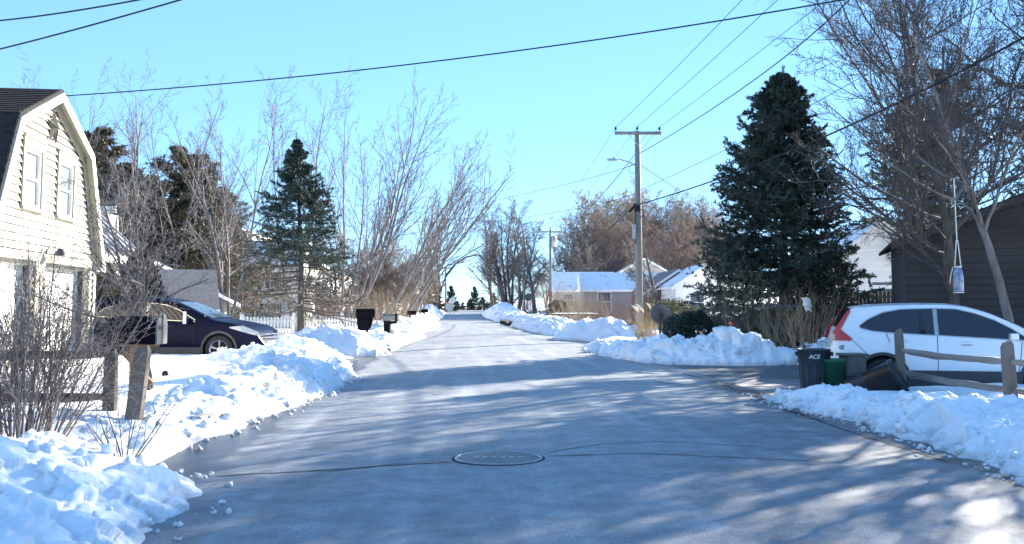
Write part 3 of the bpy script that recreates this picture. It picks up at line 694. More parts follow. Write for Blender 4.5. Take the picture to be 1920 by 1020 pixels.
# shingle courses on the visible near upper slope
for (p, q) in ((RP[2], RP[3]), (RP[3], RP[4])):
    L = math.hypot(q[0] - p[0], q[1] - p[1]); n = int(L / .2)
    for k in range(n):
        f0, f1 = k / n, (k + 1) / n; a = (p[0] + (q[0] - p[0]) * f0, p[1] + (q[1] - p[1]) * f0); c = (p[0] + (q[0] - p[0]) * f1, p[1] + (q[1] - p[1]) * f1)
        nx, nz = (p[1] - q[1]) / L, (q[0] - p[0]) / L
        MB().prism([(a[0] + nx * .071, OV - .01, a[1] + nz * .071), (c[0] + nx * .071, OV - .01, c[1] + nz * .071), (c[0] + nx * .092, OV - .01, c[1] + nz * .092), (a[0] + nx * .076, OV - .01, a[1] + nz * .076)], (0, -8.15, 0)).build("shingle_course", m_shingle, ro)
rk = MB()
for i in range(4):
    (x0, z0), (x1, z1) = RP[i], RP[i + 1]; L = math.hypot(x1 - x0, z1 - z0); nx, nz = (z1 - z0) / L, -(x1 - x0) / L
    if nz > 0: nx, nz = -nx, -nz
    rk.prism([(x0, OV, z0), (x1, OV, z1), (x1 + nx * .17, OV, z1 + nz * .17), (x0 + nx * .17, OV, z0 + nz * .17)], (0, .03, 0))
rk.build("rake_board", m_white, gh)
sf = MB()
for i in range(4):
    (x0, z0), (x1, z1) = RP[i], RP[i + 1]; L = math.hypot(x1 - x0, z1 - z0); nx, nz = (z1 - z0) / L, -(x1 - x0) / L
    if nz > 0: nx, nz = -nx, -nz
    sf.prism([(x0 + nx * .004, 0.03, z0 + nz * .004), (x1 + nx * .004, .03, z1 + nz * .004), (x1 + nx * .03, .03, z1 + nz * .03), (x0 + nx * .03, .03, z0 + nz * .03)], (0, OV - .035, 0))
sf.build("soffit", m_trim, gh)
fz = MB()
for i in range(4):
    (x0, z0), (x1, z1) = RP[i], RP[i + 1]; L = math.hypot(x1 - x0, z1 - z0); nx, nz = (z1 - z0) / L, -(x1 - x0) / L
    if nz > 0: nx, nz = -nx, -nz
    fz.prism([(x0 + nx * .032, .044, z0 + nz * .032), (x1 + nx * .032, .044, z1 + nz * .032), (x1 + nx * .27, .044, z1 + nz * .27), (x0 + nx * .27, .044, z0 + nz * .27)], (0, .02, 0))
fz.build("frieze_board", m_trim, gh)
MB().span(-.12, .24, .03, OV - .01, 2.36, 2.47).build("eave_return", m_white, gh)
# corner board and lintel trim
MB().span(.20, .36, .043, .065, -.1, 2.6).build("corner_board", m_white, gh)
MB().span(.62, 7.42, .043, .07, 2.43, 2.60).build("lintel_board", m_trim, gh)
for x0, x1 in ((.60, .75), (4.1, 4.65), (7.3, 7.42)): MB().span(x0, x1, .043, .066, 0, 2.43).build("door_post", m_trim, gh)
for x0, x1 in ((.75, 4.1), (4.65, 7.3)):
    d = MB().span(x0, x1, -.30, -.25, 0, 2.35).build("garage_door", m_white, gh)
    for r_ in range(4):
        for c_ in range(4):
            w_ = (x1 - x0) / 4
            MB().span(x0 + c_ * w_ + .07, x0 + (c_ + 1) * w_ - .07, -.25, -.236, .08 + r_ * .57, .08 + r_ * .57 + .45).build("door_panel", m_white, d, bevel=.008)
    jm = M("blue_jamb_paint", (.22, .30, .36), .6, .1)
    MB().span(x0 + .001, x0 + .09, -.249, -.10, 0, 2.4).build("shaded_jamb", m_darkvoid, gh)  # deep shade of the reveal painted near black on the jamb
    MB().span(x0 + .09, x0 + .16, -.249, -.18, 0, 2.4).build("door_stop", jm, gh)
    MB().span(x0, x1, -.249, -.08, 2.35, 2.44).build("door_head", m_trim, gh)
for x0, x1, z0, z1 in OPEN[:2]:
    cs = MB(); cs.span(x0 - .02, x1 + .02, .026, .07, z1 - .16, z1 + .03).span(x0 - .04, x1 + .04, .026, .095, z1 + .03, z1 + .06)
    cs.span(x0 - .02, x0 + .1, .026, .066, z0, z1 - .16).span(x1 - .1, x1 + .02, .026, .066, z0, z1 - .16).span(x0 - .04, x1 + .04, .026, .095, z0 - .07, z0)
    cs.build("window_casing", m_trim, gh)
    window(gh, 0, x0 + .1, x1 - .1, z0, z1 - .16, m_white, m_glasspale, fr=.06, proud=.03)
# barn star
st = MB(); cx_, cz_ = 3.9, 5.28; R1, R2 = .44, .16; ring = []
for k in range(10):
    q = math.pi / 2 + k * math.pi / 5; r = R1 if k % 2 == 0 else R2; ring.append((cx_ + r * math.cos(q), .044, cz_ + r * math.sin(q)))
st.add(ring + [(cx_, .17, cz_)], [(i, (i + 1) % 10, 10) for i in range(10)]); st.build("barn_star", M("star_tin", (.06, .056, .04), .6, .15, 4), gh)
# gooseneck lamp
lp = MB().lathe([(.001, .0), (.05, .0), (.05, .02), (.001, .02)], 10, M=Matrix.Rotation(-math.pi / 2, 3, 'X'), c=(4.05, .055, 2.66)).tube([(4.05, .06, 2.66), (4.05, .14, 2.80), (4.05, .24, 2.84), (4.05, .32, 2.76), (4.05, .33, 2.70)], .012).build("gooseneck_lamp", m_black, gh)
MB().lathe([(.03, .02), (.06, 0), (.13, -.10), (.14, -.12)], 14, c=(4.05, .33, 2.70)).build("lamp_shade", m_black, lp, True)

def gable_house(name, label, loc, rotz, W, D, eave, ridge, axis_, mw, mr, wins=(), side_wins=(), ov=.3, shutters=None, base=0.0, mtrim=None, boards=None, snow=False, mpane=None, cat="house"):
    """local: front on y=0 facing -y, x 0..W, depth y 0..D. axis_ 'x': ridge along x (front is an eave wall), 'y': front is a gable"""
    h = thing(name, label, cat, loc, rotz); mtrim = mtrim or m_white; mpane = mpane or m_glass
    w = MB()
    if axis_ == 'y':
        poly = [(0, 0, base), (W, 0, base), (W, 0, eave), (W / 2, 0, ridge), (0, 0, eave)]; w.prism(poly, (0, D, 0))
    else:
        poly = [(0, 0, base), (0, 0, eave), (0, D / 2, ridge), (0, D, eave), (0, D, base)]; w.prism(poly, (W, 0, 0))
    wo = w.build("wall", mw, h)
    r = MB(); tb = MB(); th = .1
    if axis_ == 'y':
        k = (ridge - eave) / (W / 2); e = eave - ov * k
        for x0, x1 in ((-ov, W / 2), (W + ov, W / 2)):
            r.prism([(x0, -ov, e + .02), (x1, -ov, ridge + .02), (x1, -ov, ridge + th + .02), (x0, -ov, e + th + .02)], (0, D + 2 * ov, 0))
            tb.prism([(x0, -ov - .03, e - .10), (x1, -ov - .03, ridge - .10), (x1, -ov - .03, ridge + .09), (x0, -ov - .03, e + .09)], (0, .028, 0))
        tb.span(W + ov + .002, W + ov + .03, -ov, D + ov, e - .06, e + .1)
    else:
        k = (ridge - eave) / (D / 2); e = eave - ov * k
        for y0, y1 in ((-ov, D / 2), (D + ov, D / 2)):
            r.prism([(-ov, y0, e + .02), (-ov, y1, ridge + .02), (-ov, y1, ridge + th + .02), (-ov, y0, e + th + .02)], (W + 2 * ov, 0, 0))
        tb.span(-ov, W + ov, -ov - .03, -ov - .002, e - .06, e + .1)
    ro = r.build("roof", mr, h); tb.build("fascia", mtrim, h)
    for (x0, x1, z0, z1, *sh) in wins:
        window(h, 0, x0, x1, z0, z1, mtrim, mpane, proud=-.03, deep=-.004 if False else -.01, fr=.06)
        if shutters and (not sh or sh[0]):
            for a in (x0 - .38, x1 + .04): MB().span(a, a + .34, -.03, -.002, z0, z1).build("shutter", shutters, h)
    for (y0, y1, z0, z1, *sh) in side_wins:
        f = MB(); f.span(W + .002, W + .04, y0, y1, z0, z1); q = f.build("window", mtrim, h)
        MB().span(W + .041, W + .05, y0 + .07, y1 - .07, z0 + .07, (z0 + z1) / 2 - .03).build("pane", mpane, q)
        MB().span(W + .041, W + .05, y0 + .07, y1 - .07, (z0 + z1) / 2 + .03, z1 - .07).build("pane", mpane, q)
        if shutters:
            for a in (y0 - .4, y1 + .04): MB().span(W + .002, W + .03, a, a + .34, z0, z1).build("shutter", shutters, h)
    if boards:
        zz = base; top = ridge if axis_ == 'y' else eave
        while zz < top - .05:
            z1 = min(zz + boards, top)
            if axis_ == 'y' and z1 > eave: fr = (z1 - eave) / (ridge - eave); a, c = W / 2 * fr, W - W / 2 * fr
            else: a, c = 0, W
            MB().add([(a, -.003, zz - .01), (c, -.003, zz - .01), (c, -.035, zz + .01), (a, -.035, zz + .01), (a, -.003, z1), (c, -.003, z1), (c, -.012, z1 - .01), (a, -.012, z1 - .01)],
                     [(3, 2, 1, 0), (4, 5, 6, 7), (0, 1, 5, 4), (2, 3, 7, 6), (0, 4, 7, 3), (1, 2, 6, 5)]).build("siding_board", mw, wo)
            zz = z1
    return h

# metal-roofed house behind the gambrel house
mh_ = thing("metal_roof_house", "house with a ribbed metal roof showing behind the gambrel house", "house", (-11.3, 27.2, 0), 0)
MB().span(-8, -.25, .2, 4.2, 0, 2.78).build("wall", m_clap, mh_)
rr_ = MB().prism([(.05, 0, 2.86), (-4.2, 0, 6.8), (-4.2, 0, 6.88), (.05, 0, 2.94)], (0, 4.0, 0)).build("roof", m_metalroof, mh_)
for k in range(10):
    y = .05 + k * .43
    MB().prism([(.05, y, 2.946), (-4.2, y, 6.886), (-4.2, y, 6.94), (.05, y, 3.0)], (0, .05, 0)).build("roof_rib", m_metalroof, rr_)
MB().span(.052, .10, 0, 4.0, 2.74, 2.92).build("fascia", m_white, mh_)
MB().span(-5.4, -1.42, 5.2, 5.24, 4.50, 4.72).build("upper_eave", m_white, mh_)
MB().prism([(-5.4, 5.2, 4.73), (-1.42, 5.2, 4.73), (-1.42, 6.4, 4.95), (-5.4, 6.4, 4.95)], (0, 0, .06)).build("upper_roof", m_shingle, mh_)
MB().span(-6, -1.75, 5.4, 6.3, 0, 4.5).build("upper_wall", m_tansiding, mh_)

gable_house("ranch_house", "low cream house with navy shutters behind the navy crossover", (-20.2, 44.5, -.7), math.radians(64.5), 11.5, 8, 2.35, 4.3, 'y', m_clap, m_roofgrey,
            wins=[(6.6, 7.5, .9, 2.1), (8.9, 9.6, .9, 2.1)], shutters=m_dark_navy, ov=.4)
gable_house("brown_roof_house", "small house with a faded brown roof beside the cone-shaped arborvitae", (-17.6, 41, -.4), math.radians(20), 5.2, 5, 1.9, 3.4, 'x', m_tansiding, m_roofgrey, ov=.4)
c0 = at(428, 600, 92)
gable_house("two_storey_house", "white two storey house with navy shutters behind the tall lone spruce", (c0.x, 92, -.4), 0, 6.3, 7.4, 5.6, 7.9, 'x', m_white, m_snow_roof,
            wins=[(.6, 1.7, 3.5, 4.9), (3.7, 4.8, 3.5, 4.9), (3.2, 4.4, .75, 2.1)], side_wins=[(2, 3, .9, 2.1), (4.5, 5.5, 3.4, 4.8)], shutters=m_dark_navy)

# houses on the other side
c0 = at(1094, 580, 80)
gable_house("grey_house", "grey cottage with a snowy roof between the utility poles", (c0.x, 80, .2), 0, 6.0, 4.2, 2.6, 3.85, 'x', m_greyhouse, m_snow_roof,
            wins=[(1.1, 2.2, .8, 2.4), (4, 5, .8, 2.2)], ov=.25, shutters=None)
c0 = at(1040, 580, 92)
gable_house("low_roof_house", "low tan house with a dusting of snow on its roof beside the second utility pole", (c0.x, 92, .6), 0, 5.4, 4.6, 2.3, 3.9, 'x', m_tansiding, m_snow_roof, wins=[(.8, 1.7, .8, 2.0)], ov=.2)
c0 = at(1150, 560, 104)
gable_house("gabled_house", "pale gabled house among the bare trees behind the nearest utility pole", (c0.x, 104, .6), 0, 6.4, 8, 3.9, 5.7, 'y', m_tansiding, m_roofgrey, wins=[(1.2, 2.0, 2.2, 3.5), (4.2, 5.0, 2.2, 3.5)], ov=.3)
c0 = at(1212, 600, 66)
gable_house("brick_house", "dark brown brick house behind the yellow green hedge", (c0.x, 66, .2), 0, 4.2, 8, 2.2, 3.6, 'y', m_brick, m_roofgrey, ov=.3)
c0 = at(1268, 600, 60)
hp = gable_house("porch_house", "small white house with a pointed porch gable left of the dark spruce", (c0.x, 60, .2), 0, 3.6, 6, 2.5, 3.7, 'y', m_white, m_snow_roof, wins=[(.8, 1.7, .9, 2.1), (2.3, 2.9, .9, 2.1)], ov=.3)
c0 = at(1562, 620, 47)
gable_house("white_gable_house", "white clapboard house whose gable shows right of the dark spruce", (c0.x, 47, .2), 0, 4.6, 8, 3.4, 5.2, 'y', m_white, m_snow_roof, wins=[(1.8, 2.8, 1.2, 2.5)], boards=.3, ov=.3)
c0 = at(1700, 620, 27.5)
gable_house("brown_house", "dark brown clapboard house behind the white crossover", (c0.x, 27.5, 0), math.radians(-17), 8.0, 5.5, 3.25, 4.75, 'y', m_brownlog, m_shingle, wins=[(3.6, 4.6, 1.5, 2.6)], boards=.19, ov=.35, mtrim=m_brownlog, mpane=m_glasspale)
# ------------------------------------------------------------------ cars
def car(name, label, loc, rotz, L, W, top, wr, wheels, paint, sills, panes, tail, head, seams, wind, rearw=None, handles=(), mirror=None, clad=.40, pane_mats=None, deep_arch=.06, sec=None):
    """local: x from the rear (0) to the front (L), near side is -y, wheels touch z=0"""
    t = thing(name, label, "car", loc, rotz)
    sec = sec or [(0, .90), (.25, .945), (.5, .985), (.78, 1.0), (.95, .985), (1.05, .955), (1.5, .80), (1.7, .72)]
    sz = [a for a, _ in sec]; sy = [b_ for _, b_ in sec]; H = max(z for _, z in top)
    def half(x, z):
        e = min(x, L - x); k = 1 - .30 * max(0, 1 - e / .55) ** 2.2
        return W / 2 * k * float(np.interp(z, sz, sy))
    tx = np.array([p[0] for p in top]); tz = np.array([p[1] for p in top])
    xs = np.unique(np.concatenate([np.linspace(0, L, 120), [w + s * wr * 1.16 * math.cos(q) for w in wheels for s in (1,) for q in np.linspace(0, math.pi, 22)]]))
    zt = np.interp(xs, tx, tz); ker = np.hanning(9)[1:-1]; ker /= ker.sum(); zt = np.convolve(np.pad(zt, 3, 'edge'), ker, 'valid')
    ztf = lambda x: float(np.interp(x, xs, zt))
    def zb(x):
        z = .20 + .18 * max(0, 1 - min(x, L - x) / .35) ** 2
        for w in wheels:
            d = abs(x - w); r = wr * 1.16
            if d < r: z = max(z, wr + math.sqrt(r * r - d * d))
        return z
    grid = []
    for x, z1 in zip(xs, zt):
        z0 = min(zb(x), z1 - .05); ze = z1 - .055; row = []
        for k in range(18): z = z0 + (ze - z0) * k / 17; row.append((x, -half(x, z), z))
        ye = half(x, ze)
        for k in range(1, 9): q = k / 8 * math.pi / 2; row.append((x, -ye * (1 - (1 - math.cos(q)) * 1.0) if False else -ye * math.cos(q) ** .8 if k < 8 else 0.0, ze + .055 * math.sin(q) ** .7))
        grid.append(row)
    full = [r + [(x, -y, z) for x, y, z in reversed(r[:-1])] for r in grid]
    b = MB(); b.sheet(full); n = len(full[0])
    b.add(full[0], [tuple(range(n))]); b.add(full[-1], [tuple(range(n - 1, -1, -1))])
    body = b.build("body", paint, t, True)
    for p in body.data.polygons:
        if len(p.vertices) > 4: p.use_smooth = False
    MB().span(.25, L - .25, -W * .40, W * .40, .16, .75).build("underbody", m_darkvoid, t)
    def patch(pname, lo, up, m, off, parent=t, side=-1, nx=28, nz=6):
        x0 = max(lo[0][0], up[0][0]); x1 = min(lo[-1][0], up[-1][0]); g_ = []
        for i in range(nx + 1):
            x = x0 + (x1 - x0) * i / nx
            a = float(np.interp(x, [p[0] for p in lo], [p[1] for p in lo])); c = float(np.interp(x, [p[0] for p in up], [p[1] for p in up]))
            g_.append([(x, side * (half(x, a + (c - a) * j / nz) + off), a + (c - a) * j / nz) for j in range(nz + 1)])
        return MB().sheet(g_).build(pname, m, parent, True)
    # cladding along the sill and round the arches
    for s in (-1, 1):
        segs = []; cur = []
        patch("sill_cladding", [(wheels[0] + wr * 1.16, .205), (wheels[1] - wr * 1.16, .205)], [(wheels[0] + wr * 1.16, clad), (wheels[1] - wr * 1.16, clad)], sills, .012, side=s)
        for w in wheels:
            g_ = []
            for k in range(25):
                q = math.pi * (k / 24) * 1.06 - .09; row = []
                for r in (wr * 1.13, wr * 1.16, wr * 1.30, wr * 1.32):
                    x, z = min(max(w + r * math.cos(q), .02), L - .02), max(.2, wr + r * math.sin(q)); row.append((x, s * (half(x, z) + (.016 if r < wr * 1.31 and r > wr * 1.14 else -.01)), z))
                g_.append(row)
            MB().sheet(g_).build("arch_cladding", sills, t, True)
    for i, (lo, up) in enumerate(panes):
        mm = (pane_mats or [m_carglass])[min(i, len(pane_mats or [1]) - 1)]
        for s in (-1, 1): patch("side_window", lo, up, mm, .010, side=s)
    if panes:
        for s in (-1, 1):
            lo = [p for a, _ in panes for p in a]; up = [p for _, a in panes for p in a]
            patch("window_trim", [(x, z - .02) for x, z in lo], [(x, z + .018) for x, z in up], m_chrome if paint is not m_carwhite else m_steel, .005, side=s, nx=60)
    for nm, lo, up, m in tail + head:
        for s in (-1, 1): patch(nm, lo, up, m, .014, side=s, nx=14)
    for pts in seams:
        for s in (-1,):
            g_ = []
            for (x, z), (x2, z2) in zip(pts[:-1], pts[1:]):
                for k in range(9):
                    f_ = k / 8; xx, zz = x + (x2 - x) * f_, z + (z2 - z) * f_; g_.append([(xx - .006, s * (half(xx, zz) + .003), zz), (xx + .006, s * (half(xx, zz) + .003), zz)])
            MB().sheet(g_).build("door_seam", m_darkvoid, t)
    for (x, z) in handles:
        MB().box((x, -half(x, z) - .035, z), (.22, .022, .035)).box((x - .09, -half(x, z) - .015, z), (.03, .036, .03)).box((x + .09, -half(x, z) - .015, z), (.03, .036, .03)).build("door_handle", paint, t, bevel=.008)
        MB().box((x, -half(x, z) - .001, z - .006), (.16, .006, .05)).build("handle_shade_patch", m_clad, t)  # dark grey patch paints the shade behind the handle
    def glass_top(pname, x0, x1, m, fr=.84):
        g_ = []
        for i in range(15):
            x = x0 + (x1 - x0) * i / 14; z1 = ztf(x); ye = half(x, z1 - .055); row = []
            for k in range(13):
                y = -ye * fr + 2 * ye * fr * k / 12; c_ = max(0.0, min(1.0, abs(y) / ye)); q = math.acos(c_ ** 1.25) if c_ > 0 else math.pi / 2
                row.append((x, y, z1 - .055 + .055 * math.sin(q) ** .7 + .010))
            g_.append(row)
        MB().sheet(g_).build(pname, m, t, True)
    glass_top("windscreen", *wind)
    if rearw: glass_top("rear_window", *rearw)
    if mirror:
        x, z = mirror
        mo = MB().box((x, -half(x, z) - .12, z - .01), (.13, .17, .11)).box((x - .01, -half(x, z) - .03, z - .04), (.06, .1, .04)).build("wing_mirror", paint, t, bevel=.035, seg=3)
        MB().box((x - .056, -half(x, z) - .14, z), (.004, .11, .06)).build("mirror_glass", m_darkvoid, mo)
    for w in wheels:
        for s in (-1, 1):
            wh = bpy.data.objects.new("wheel", None); C.objects.link(wh); wh.parent = t; wh.location = (w, s * (W / 2 - .125), wr)
            Rm = Matrix.Rotation(math.pi / 2, 3, 'X')
            MB().lathe([(wr * .66, -.10), (wr * .9, -.11), (wr * .985, -.085), (wr, -.04), (wr, .04), (wr * .985, .085), (wr * .9, .11), (wr * .66, .10)], 36, M=Rm).build("tyre", m_rubber, wh, True)
            rm = MB().lathe([(wr * .60, -.09), (wr * .67, -.105), (wr * .67, .105), (wr * .60, .09)], 36, M=Rm).lathe([(.001, .075 * 1), (.06, .07), (.07, .05)], 14, M=Matrix.Rotation(math.pi / 2 * (1 if s < 0 else -1), 3, 'X'))
            for k in range(5):
                q = k * 2 * math.pi / 5 + .3
                rm.prism([(math.cos(q + .25) * .06, s * .055, math.sin(q + .25) * .06), (math.cos(q - .25) * .06, s * .055, math.sin(q - .25) * .06), (math.cos(q - .12) * wr * .63, s * .085, math.sin(q - .12) * wr * .63), (math.cos(q + .12) * wr * .63, s * .085, math.sin(q + .12) * wr * .63)], (0, -s * .03, 0))
            rm.build("rim", m_alloy, wh)
            MB().lathe([(.001, 0), (wr * .6, 0)], 24, M=Rm, c=(0, s * .01, 0)).build("brake_shadow_plate", m_darkvoid, wh)
    t["_half"] = 0; del t["_half"]
    return t, half, ztf, patch
X0 = at(1555, 600, 17.8).x
wtop = [(0, .72), (.02, .98), (.07, 1.10), (.20, 1.36), (.32, 1.53), (.40, 1.585), (.8, 1.625), (1.35, 1.645), (1.9, 1.645), (2.25, 1.61), (2.6, 1.51), (2.95, 1.35), (3.25, 1.19), (3.45, 1.095), (3.9, 1.01), (4.3, .88), (4.48, .70), (4.53, .5)]
suv, hf, zf, pt = car("crossover", "white crossover with red tail lamps parked behind the split rail fence", (5.80, 18.8, -.06), math.radians(-13), 4.53, 1.84, wtop, .345, (.86, 3.48), m_carwhite, m_clad,
    [([(.50, 1.225), (.70, 1.165), (1.0, 1.14), (1.72, 1.10)], [(.50, 1.245), (.65, 1.36), (.9, 1.475), (1.2, 1.53), (1.72, 1.545)]),
     ([(1.79, 1.10), (3.2, 1.02)], [(1.79, 1.545), (2.1, 1.535), (2.4, 1.46), (2.7, 1.345), (2.95, 1.205), (3.2, 1.035)])],
    [("tail_lamp", [(.015, .995), (.05, .985), (.35, .985), (.36, 1.03)], [(.015, 1.03), (.05, 1.12), (.12, 1.24), (.35, 1.04), (.36, 1.035)], m_red),
     ("upper_tail_lamp", [(.09, 1.16), (.16, 1.14), (.36, 1.50)], [(.09, 1.18), (.30, 1.50), (.36, 1.53)], m_red),
     ("reversing_lens", [(.012, 1.0), (.085, 1.0)], [(.012, 1.115), (.085, 1.09)], m_lens)],
    [("headlamp", [(3.95, .80), (4.42, .62)], [(3.95, .90), (4.42, .72)], m_lens)],
    [[(1.75, .42), (1.76, 1.1)], [(3.02, .42), (3.10, 1.03)], [(.98, .96), (.93, 1.14)], [(.35, 1.02), (.62, .74)]], (2.45, 3.36, m_carglass2), (.13, .37, m_carglass), [(1.18, 1.0), (2.22, .955)], (2.95, 1.09), clad=.49, pane_mats=[m_carglass, m_carglass])
MB().lathe([(.001, .0), (.065, .0), (.068, .006), (.062, .010), (.001, .010)], 20, M=Matrix.Rotation(math.pi / 2, 3, 'X') @ Matrix.Scale(.65, 3, (0, 1, 0)), c=(.21, -hf(.21, .87) - .002, .87)).build("oval_sticker", m_lens, suv)
rl = MB()
for s in (-1, 1): rl.tube([(.55, s * .64, 1.575), (.75, s * .645, 1.612), (1.4, s * .65, 1.635), (1.95, s * .65, 1.625), (2.3, s * .65, 1.57)], .016, 6)
rl.build("roof_rail", m_steel, suv)

dtop = [(0, .75), (.03, 1.02), (.12, 1.15), (.30, 1.42), (.42, 1.58), (.5, 1.63), (.9, 1.68), (1.5, 1.70), (2.1, 1.67), (2.6, 1.58), (3.0, 1.42), (3.4, 1.23), (3.65, 1.12), (4.1, 1.05), (4.5, .96), (4.75, .80), (4.86, .6), (4.9, .45)]
dsuv, hf2, zf2, pt2 = car("crossover", "dark navy crossover parked in the driveway beside the gambrel house", (at(122, 600, 25.2).x, 26.6, .08), math.radians(-4), 4.9, 1.88, dtop, .36, (.95, 3.83), m_cardark, m_clad,
    [([(.62, 1.20), (1.9, 1.13)], [(.62, 1.22), (.8, 1.38), (1.2, 1.49), (1.9, 1.515)]), ([(1.97, 1.13), (3.2, 1.07)], [(1.97, 1.515), (2.4, 1.47), (2.75, 1.34), (3.2, 1.09)])],
    [("tail_lamp", [(.02, .98), (.45, 1.0)], [(.02, 1.12), (.12, 1.16), (.45, 1.12)], m_red)],
    [("headlamp", [(4.10, .90), (4.45, .80), (4.80, .70)], [(4.10, .93), (4.45, .96), (4.80, .80)], m_lens)],
    [[(1.93, .42), (1.94, 1.12)], [(3.15, .42), (3.2, 1.07)]], (2.68, 3.58, m_carglass2), (.14, .40, m_carglass), [(1.4, 1.0), (2.6, .97)], (3.05, 1.10), clad=.42)
for zz in (.55, .64, .73): MB().box((4.90 - (zz - .45) * .12, 0, zz), (.03, 1.1, .03)).build("grille_bar", m_chrome, dsuv, bevel=.01)
for s in (-1, 1): MB().box((4.86, s * .5, .36), (.04, .22, .09)).build("fog_lamp", m_lens, dsuv)
MB().box((.34, 0, 1.62), (.26, 1.2, .035), ry=-.12).build("spoiler", m_cardark, dsuv, bevel=.01)

stop = [(0, .75), (.1, .95), (.5, 1.0), (.9, 1.12), (1.4, 1.34), (1.9, 1.42), (2.5, 1.40), (3.0, 1.2), (3.35, 1.0), (4.0, .88), (4.4, .7), (4.5, .5)]
sed, hf3, zf3, pt3 = car("sedan", "slate blue sedan with snow on its roof half hidden by shrubs", (at(1362, 600, 33).x, 34, .1), math.radians(4), 4.5, 1.78, stop, .32, (.85, 3.5), m_carblue, m_clad,
    [([(1.0, 1.0), (1.9, .97)], [(1.0, 1.06), (1.4, 1.26), (1.9, 1.33)]), ([(1.96, .97), (2.95, .95)], [(1.96, 1.33), (2.4, 1.31), (2.95, 1.0)])],
    [("tail_lamp", [(.03, .78), (.32, .80)], [(.03, .92), (.32, .93)], m_red)], [("headlamp", [(4.0, .68), (4.35, .6)], [(4.0, .78), (4.35, .7)], m_lens)],
    [[(1.93, .4), (1.93, .97)]], (2.55, 3.25, m_carglass2), (.6, 1.3, m_carglass), [(1.3, .88)], (2.8, 1.0), clad=.3)
g_ = []
for i in range(24):
    x = 1.15 + i * .065; row = []
    for k in range(13):
        y = -.62 + k * .1033; e = min(1, max(0, (1 - (abs(y) / .64) ** 4)) * min(1, (i + .01) / 3, (23 - i + .01) / 3)); row.append((x, y, zf3(x) - .03 + .11 * e))
    g_.append(row)
MB().sheet(g_).build("roof_snow", m_snow, sed, True)

# ------------------------------------------------------------------ bins
def can(name, label, loc, prof, m, k=28, handles=True, rot=None, square=0.0):
    t = thing(name, label, "bin", loc); 
    if rot: t.rotation_euler = rot
    b = MB().lathe(prof, k)
    if square: b.v = [(x * (1 + square * abs(math.sin(2 * math.atan2(y, x))) ** 1.5), y * (1 + square * abs(math.sin(2 * math.atan2(y, x))) ** 1.5), z) for x, y, z in b.v]
    b.build("bin_body", m, t, True)
    return t
p = at(1526, 654, 17.1)
ac = can("trash_can", "round charcoal trash can with white lettering", (p.x, 17.1, .0), [(.001, .02), (.20, .02), (.205, .0), (.215, .02), (.245, .60), (.262, .61), (.265, .80), (.275, .80), (.28, .815), (.255, .82), (.25, .80), (.225, .06), (.001, .05)], m_darkcan)
for q in (0, math.pi): MB().box((.285 * math.cos(q), .0, .74), (.05, .16, .07)).build("handle", m_darkcan, ac, bevel=.012)
for q in np.linspace(0, 2 * math.pi, 12, endpoint=False): MB().box((.233 * math.cos(q), .233 * math.sin(q), .33), (.012, .03, .5), rz=q, ry=.052).build("rib", m_darkcan, ac)
def text_on(parent, body, s, m, size, loc, rot, name="lettering", bend=None, shear=0.0):
    cu = bpy.data.curves.new(name, 'FONT'); cu.body = body; cu.size = size; cu.extrude = .001; cu.align_x = 'CENTER'; cu.shear = shear
    o = bpy.data.objects.new(name, cu); C.objects.link(o); dg = bpy.context.evaluated_depsgraph_get(); dg.update()
    me = bpy.data.meshes.new_from_object(o.evaluated_get(dg)); bpy.data.objects.remove(o)
    if bend:
        for v in me.vertices: q = v.co.x / bend; v.co.z += bend * (math.cos(q) - 1); v.co.x = bend * math.sin(q)
    o = link(name, me, m, parent); o.location = loc; o.rotation_euler = rot; return o
ac.rotation_euler = (0, 0, -.28)
text_on(ac, "ACE", 0, m_print, .095, (0, -.2665, .67), (math.pi / 2, 0, 0), bend=.26, shear=.25)
p = at(1560, 671, 17.0)
can("green_bin", "small green plastic bin between the charcoal trash can and the brown tote", (p.x, 17.0, 0), [(.001, .02), (.14, .02), (.145, 0), (.185, .62), (.20, .62), (.20, .66), (.18, .66), (.14, .05), (.001, .05)], m_green, square=.12)
p = at(1598, 660, 17.15)
bt = can("brown_tote", "upright brown plastic tote behind the fallen bin", (p.x, 17.15, 0), [(.001, .02), (.17, .02), (.175, 0), (.19, .70), (.001, .70)], m_brownplastic, square=.22)
MB().span(-.225, .225, -.20, .20, .701, .745).build("lid", m_brownplastic, bt, bevel=.02, seg=2)
fb = thing("fallen_bin", "black wheeled bin tipped on its side against the fence post", "bin", (at(1578, 700, 16.6).x + .02, 16.55, .17), 0)
prof = [(.001, 0), (.19, 0), (.21, .02), (.255, .62), (.31, .66), (.31, .72), (.29, .72), (.2, .06), (.001, .05)]
Rt = Matrix.Rotation(math.radians(90 - 23), 3, 'Y')
b = MB().lathe(prof, 28); b.v = [tuple(Rt @ Vector((x * (1 + .12 * abs(math.sin(2 * math.atan2(y, x))) ** 1.5), y * (1 + .12 * abs(math.sin(2 * math.atan2(y, x))) ** 1.5), z))) for x, y, z in b.v]
b.build("bin_body", m_black, fb, True); fb.scale = (1.2, 1.0, .92); fb.rotation_euler = (0, 0, -.38); fb.location.x += .08
for s in (-1, 1): MB().lathe([(.001, -.02), (.08, -.02), (.08, .02), (.001, .02)], 18, M=Matrix.Rotation(math.pi / 2, 3, 'X'), c=(.02, s * .17, -.17)).build("wheel", m_rubber, fb)

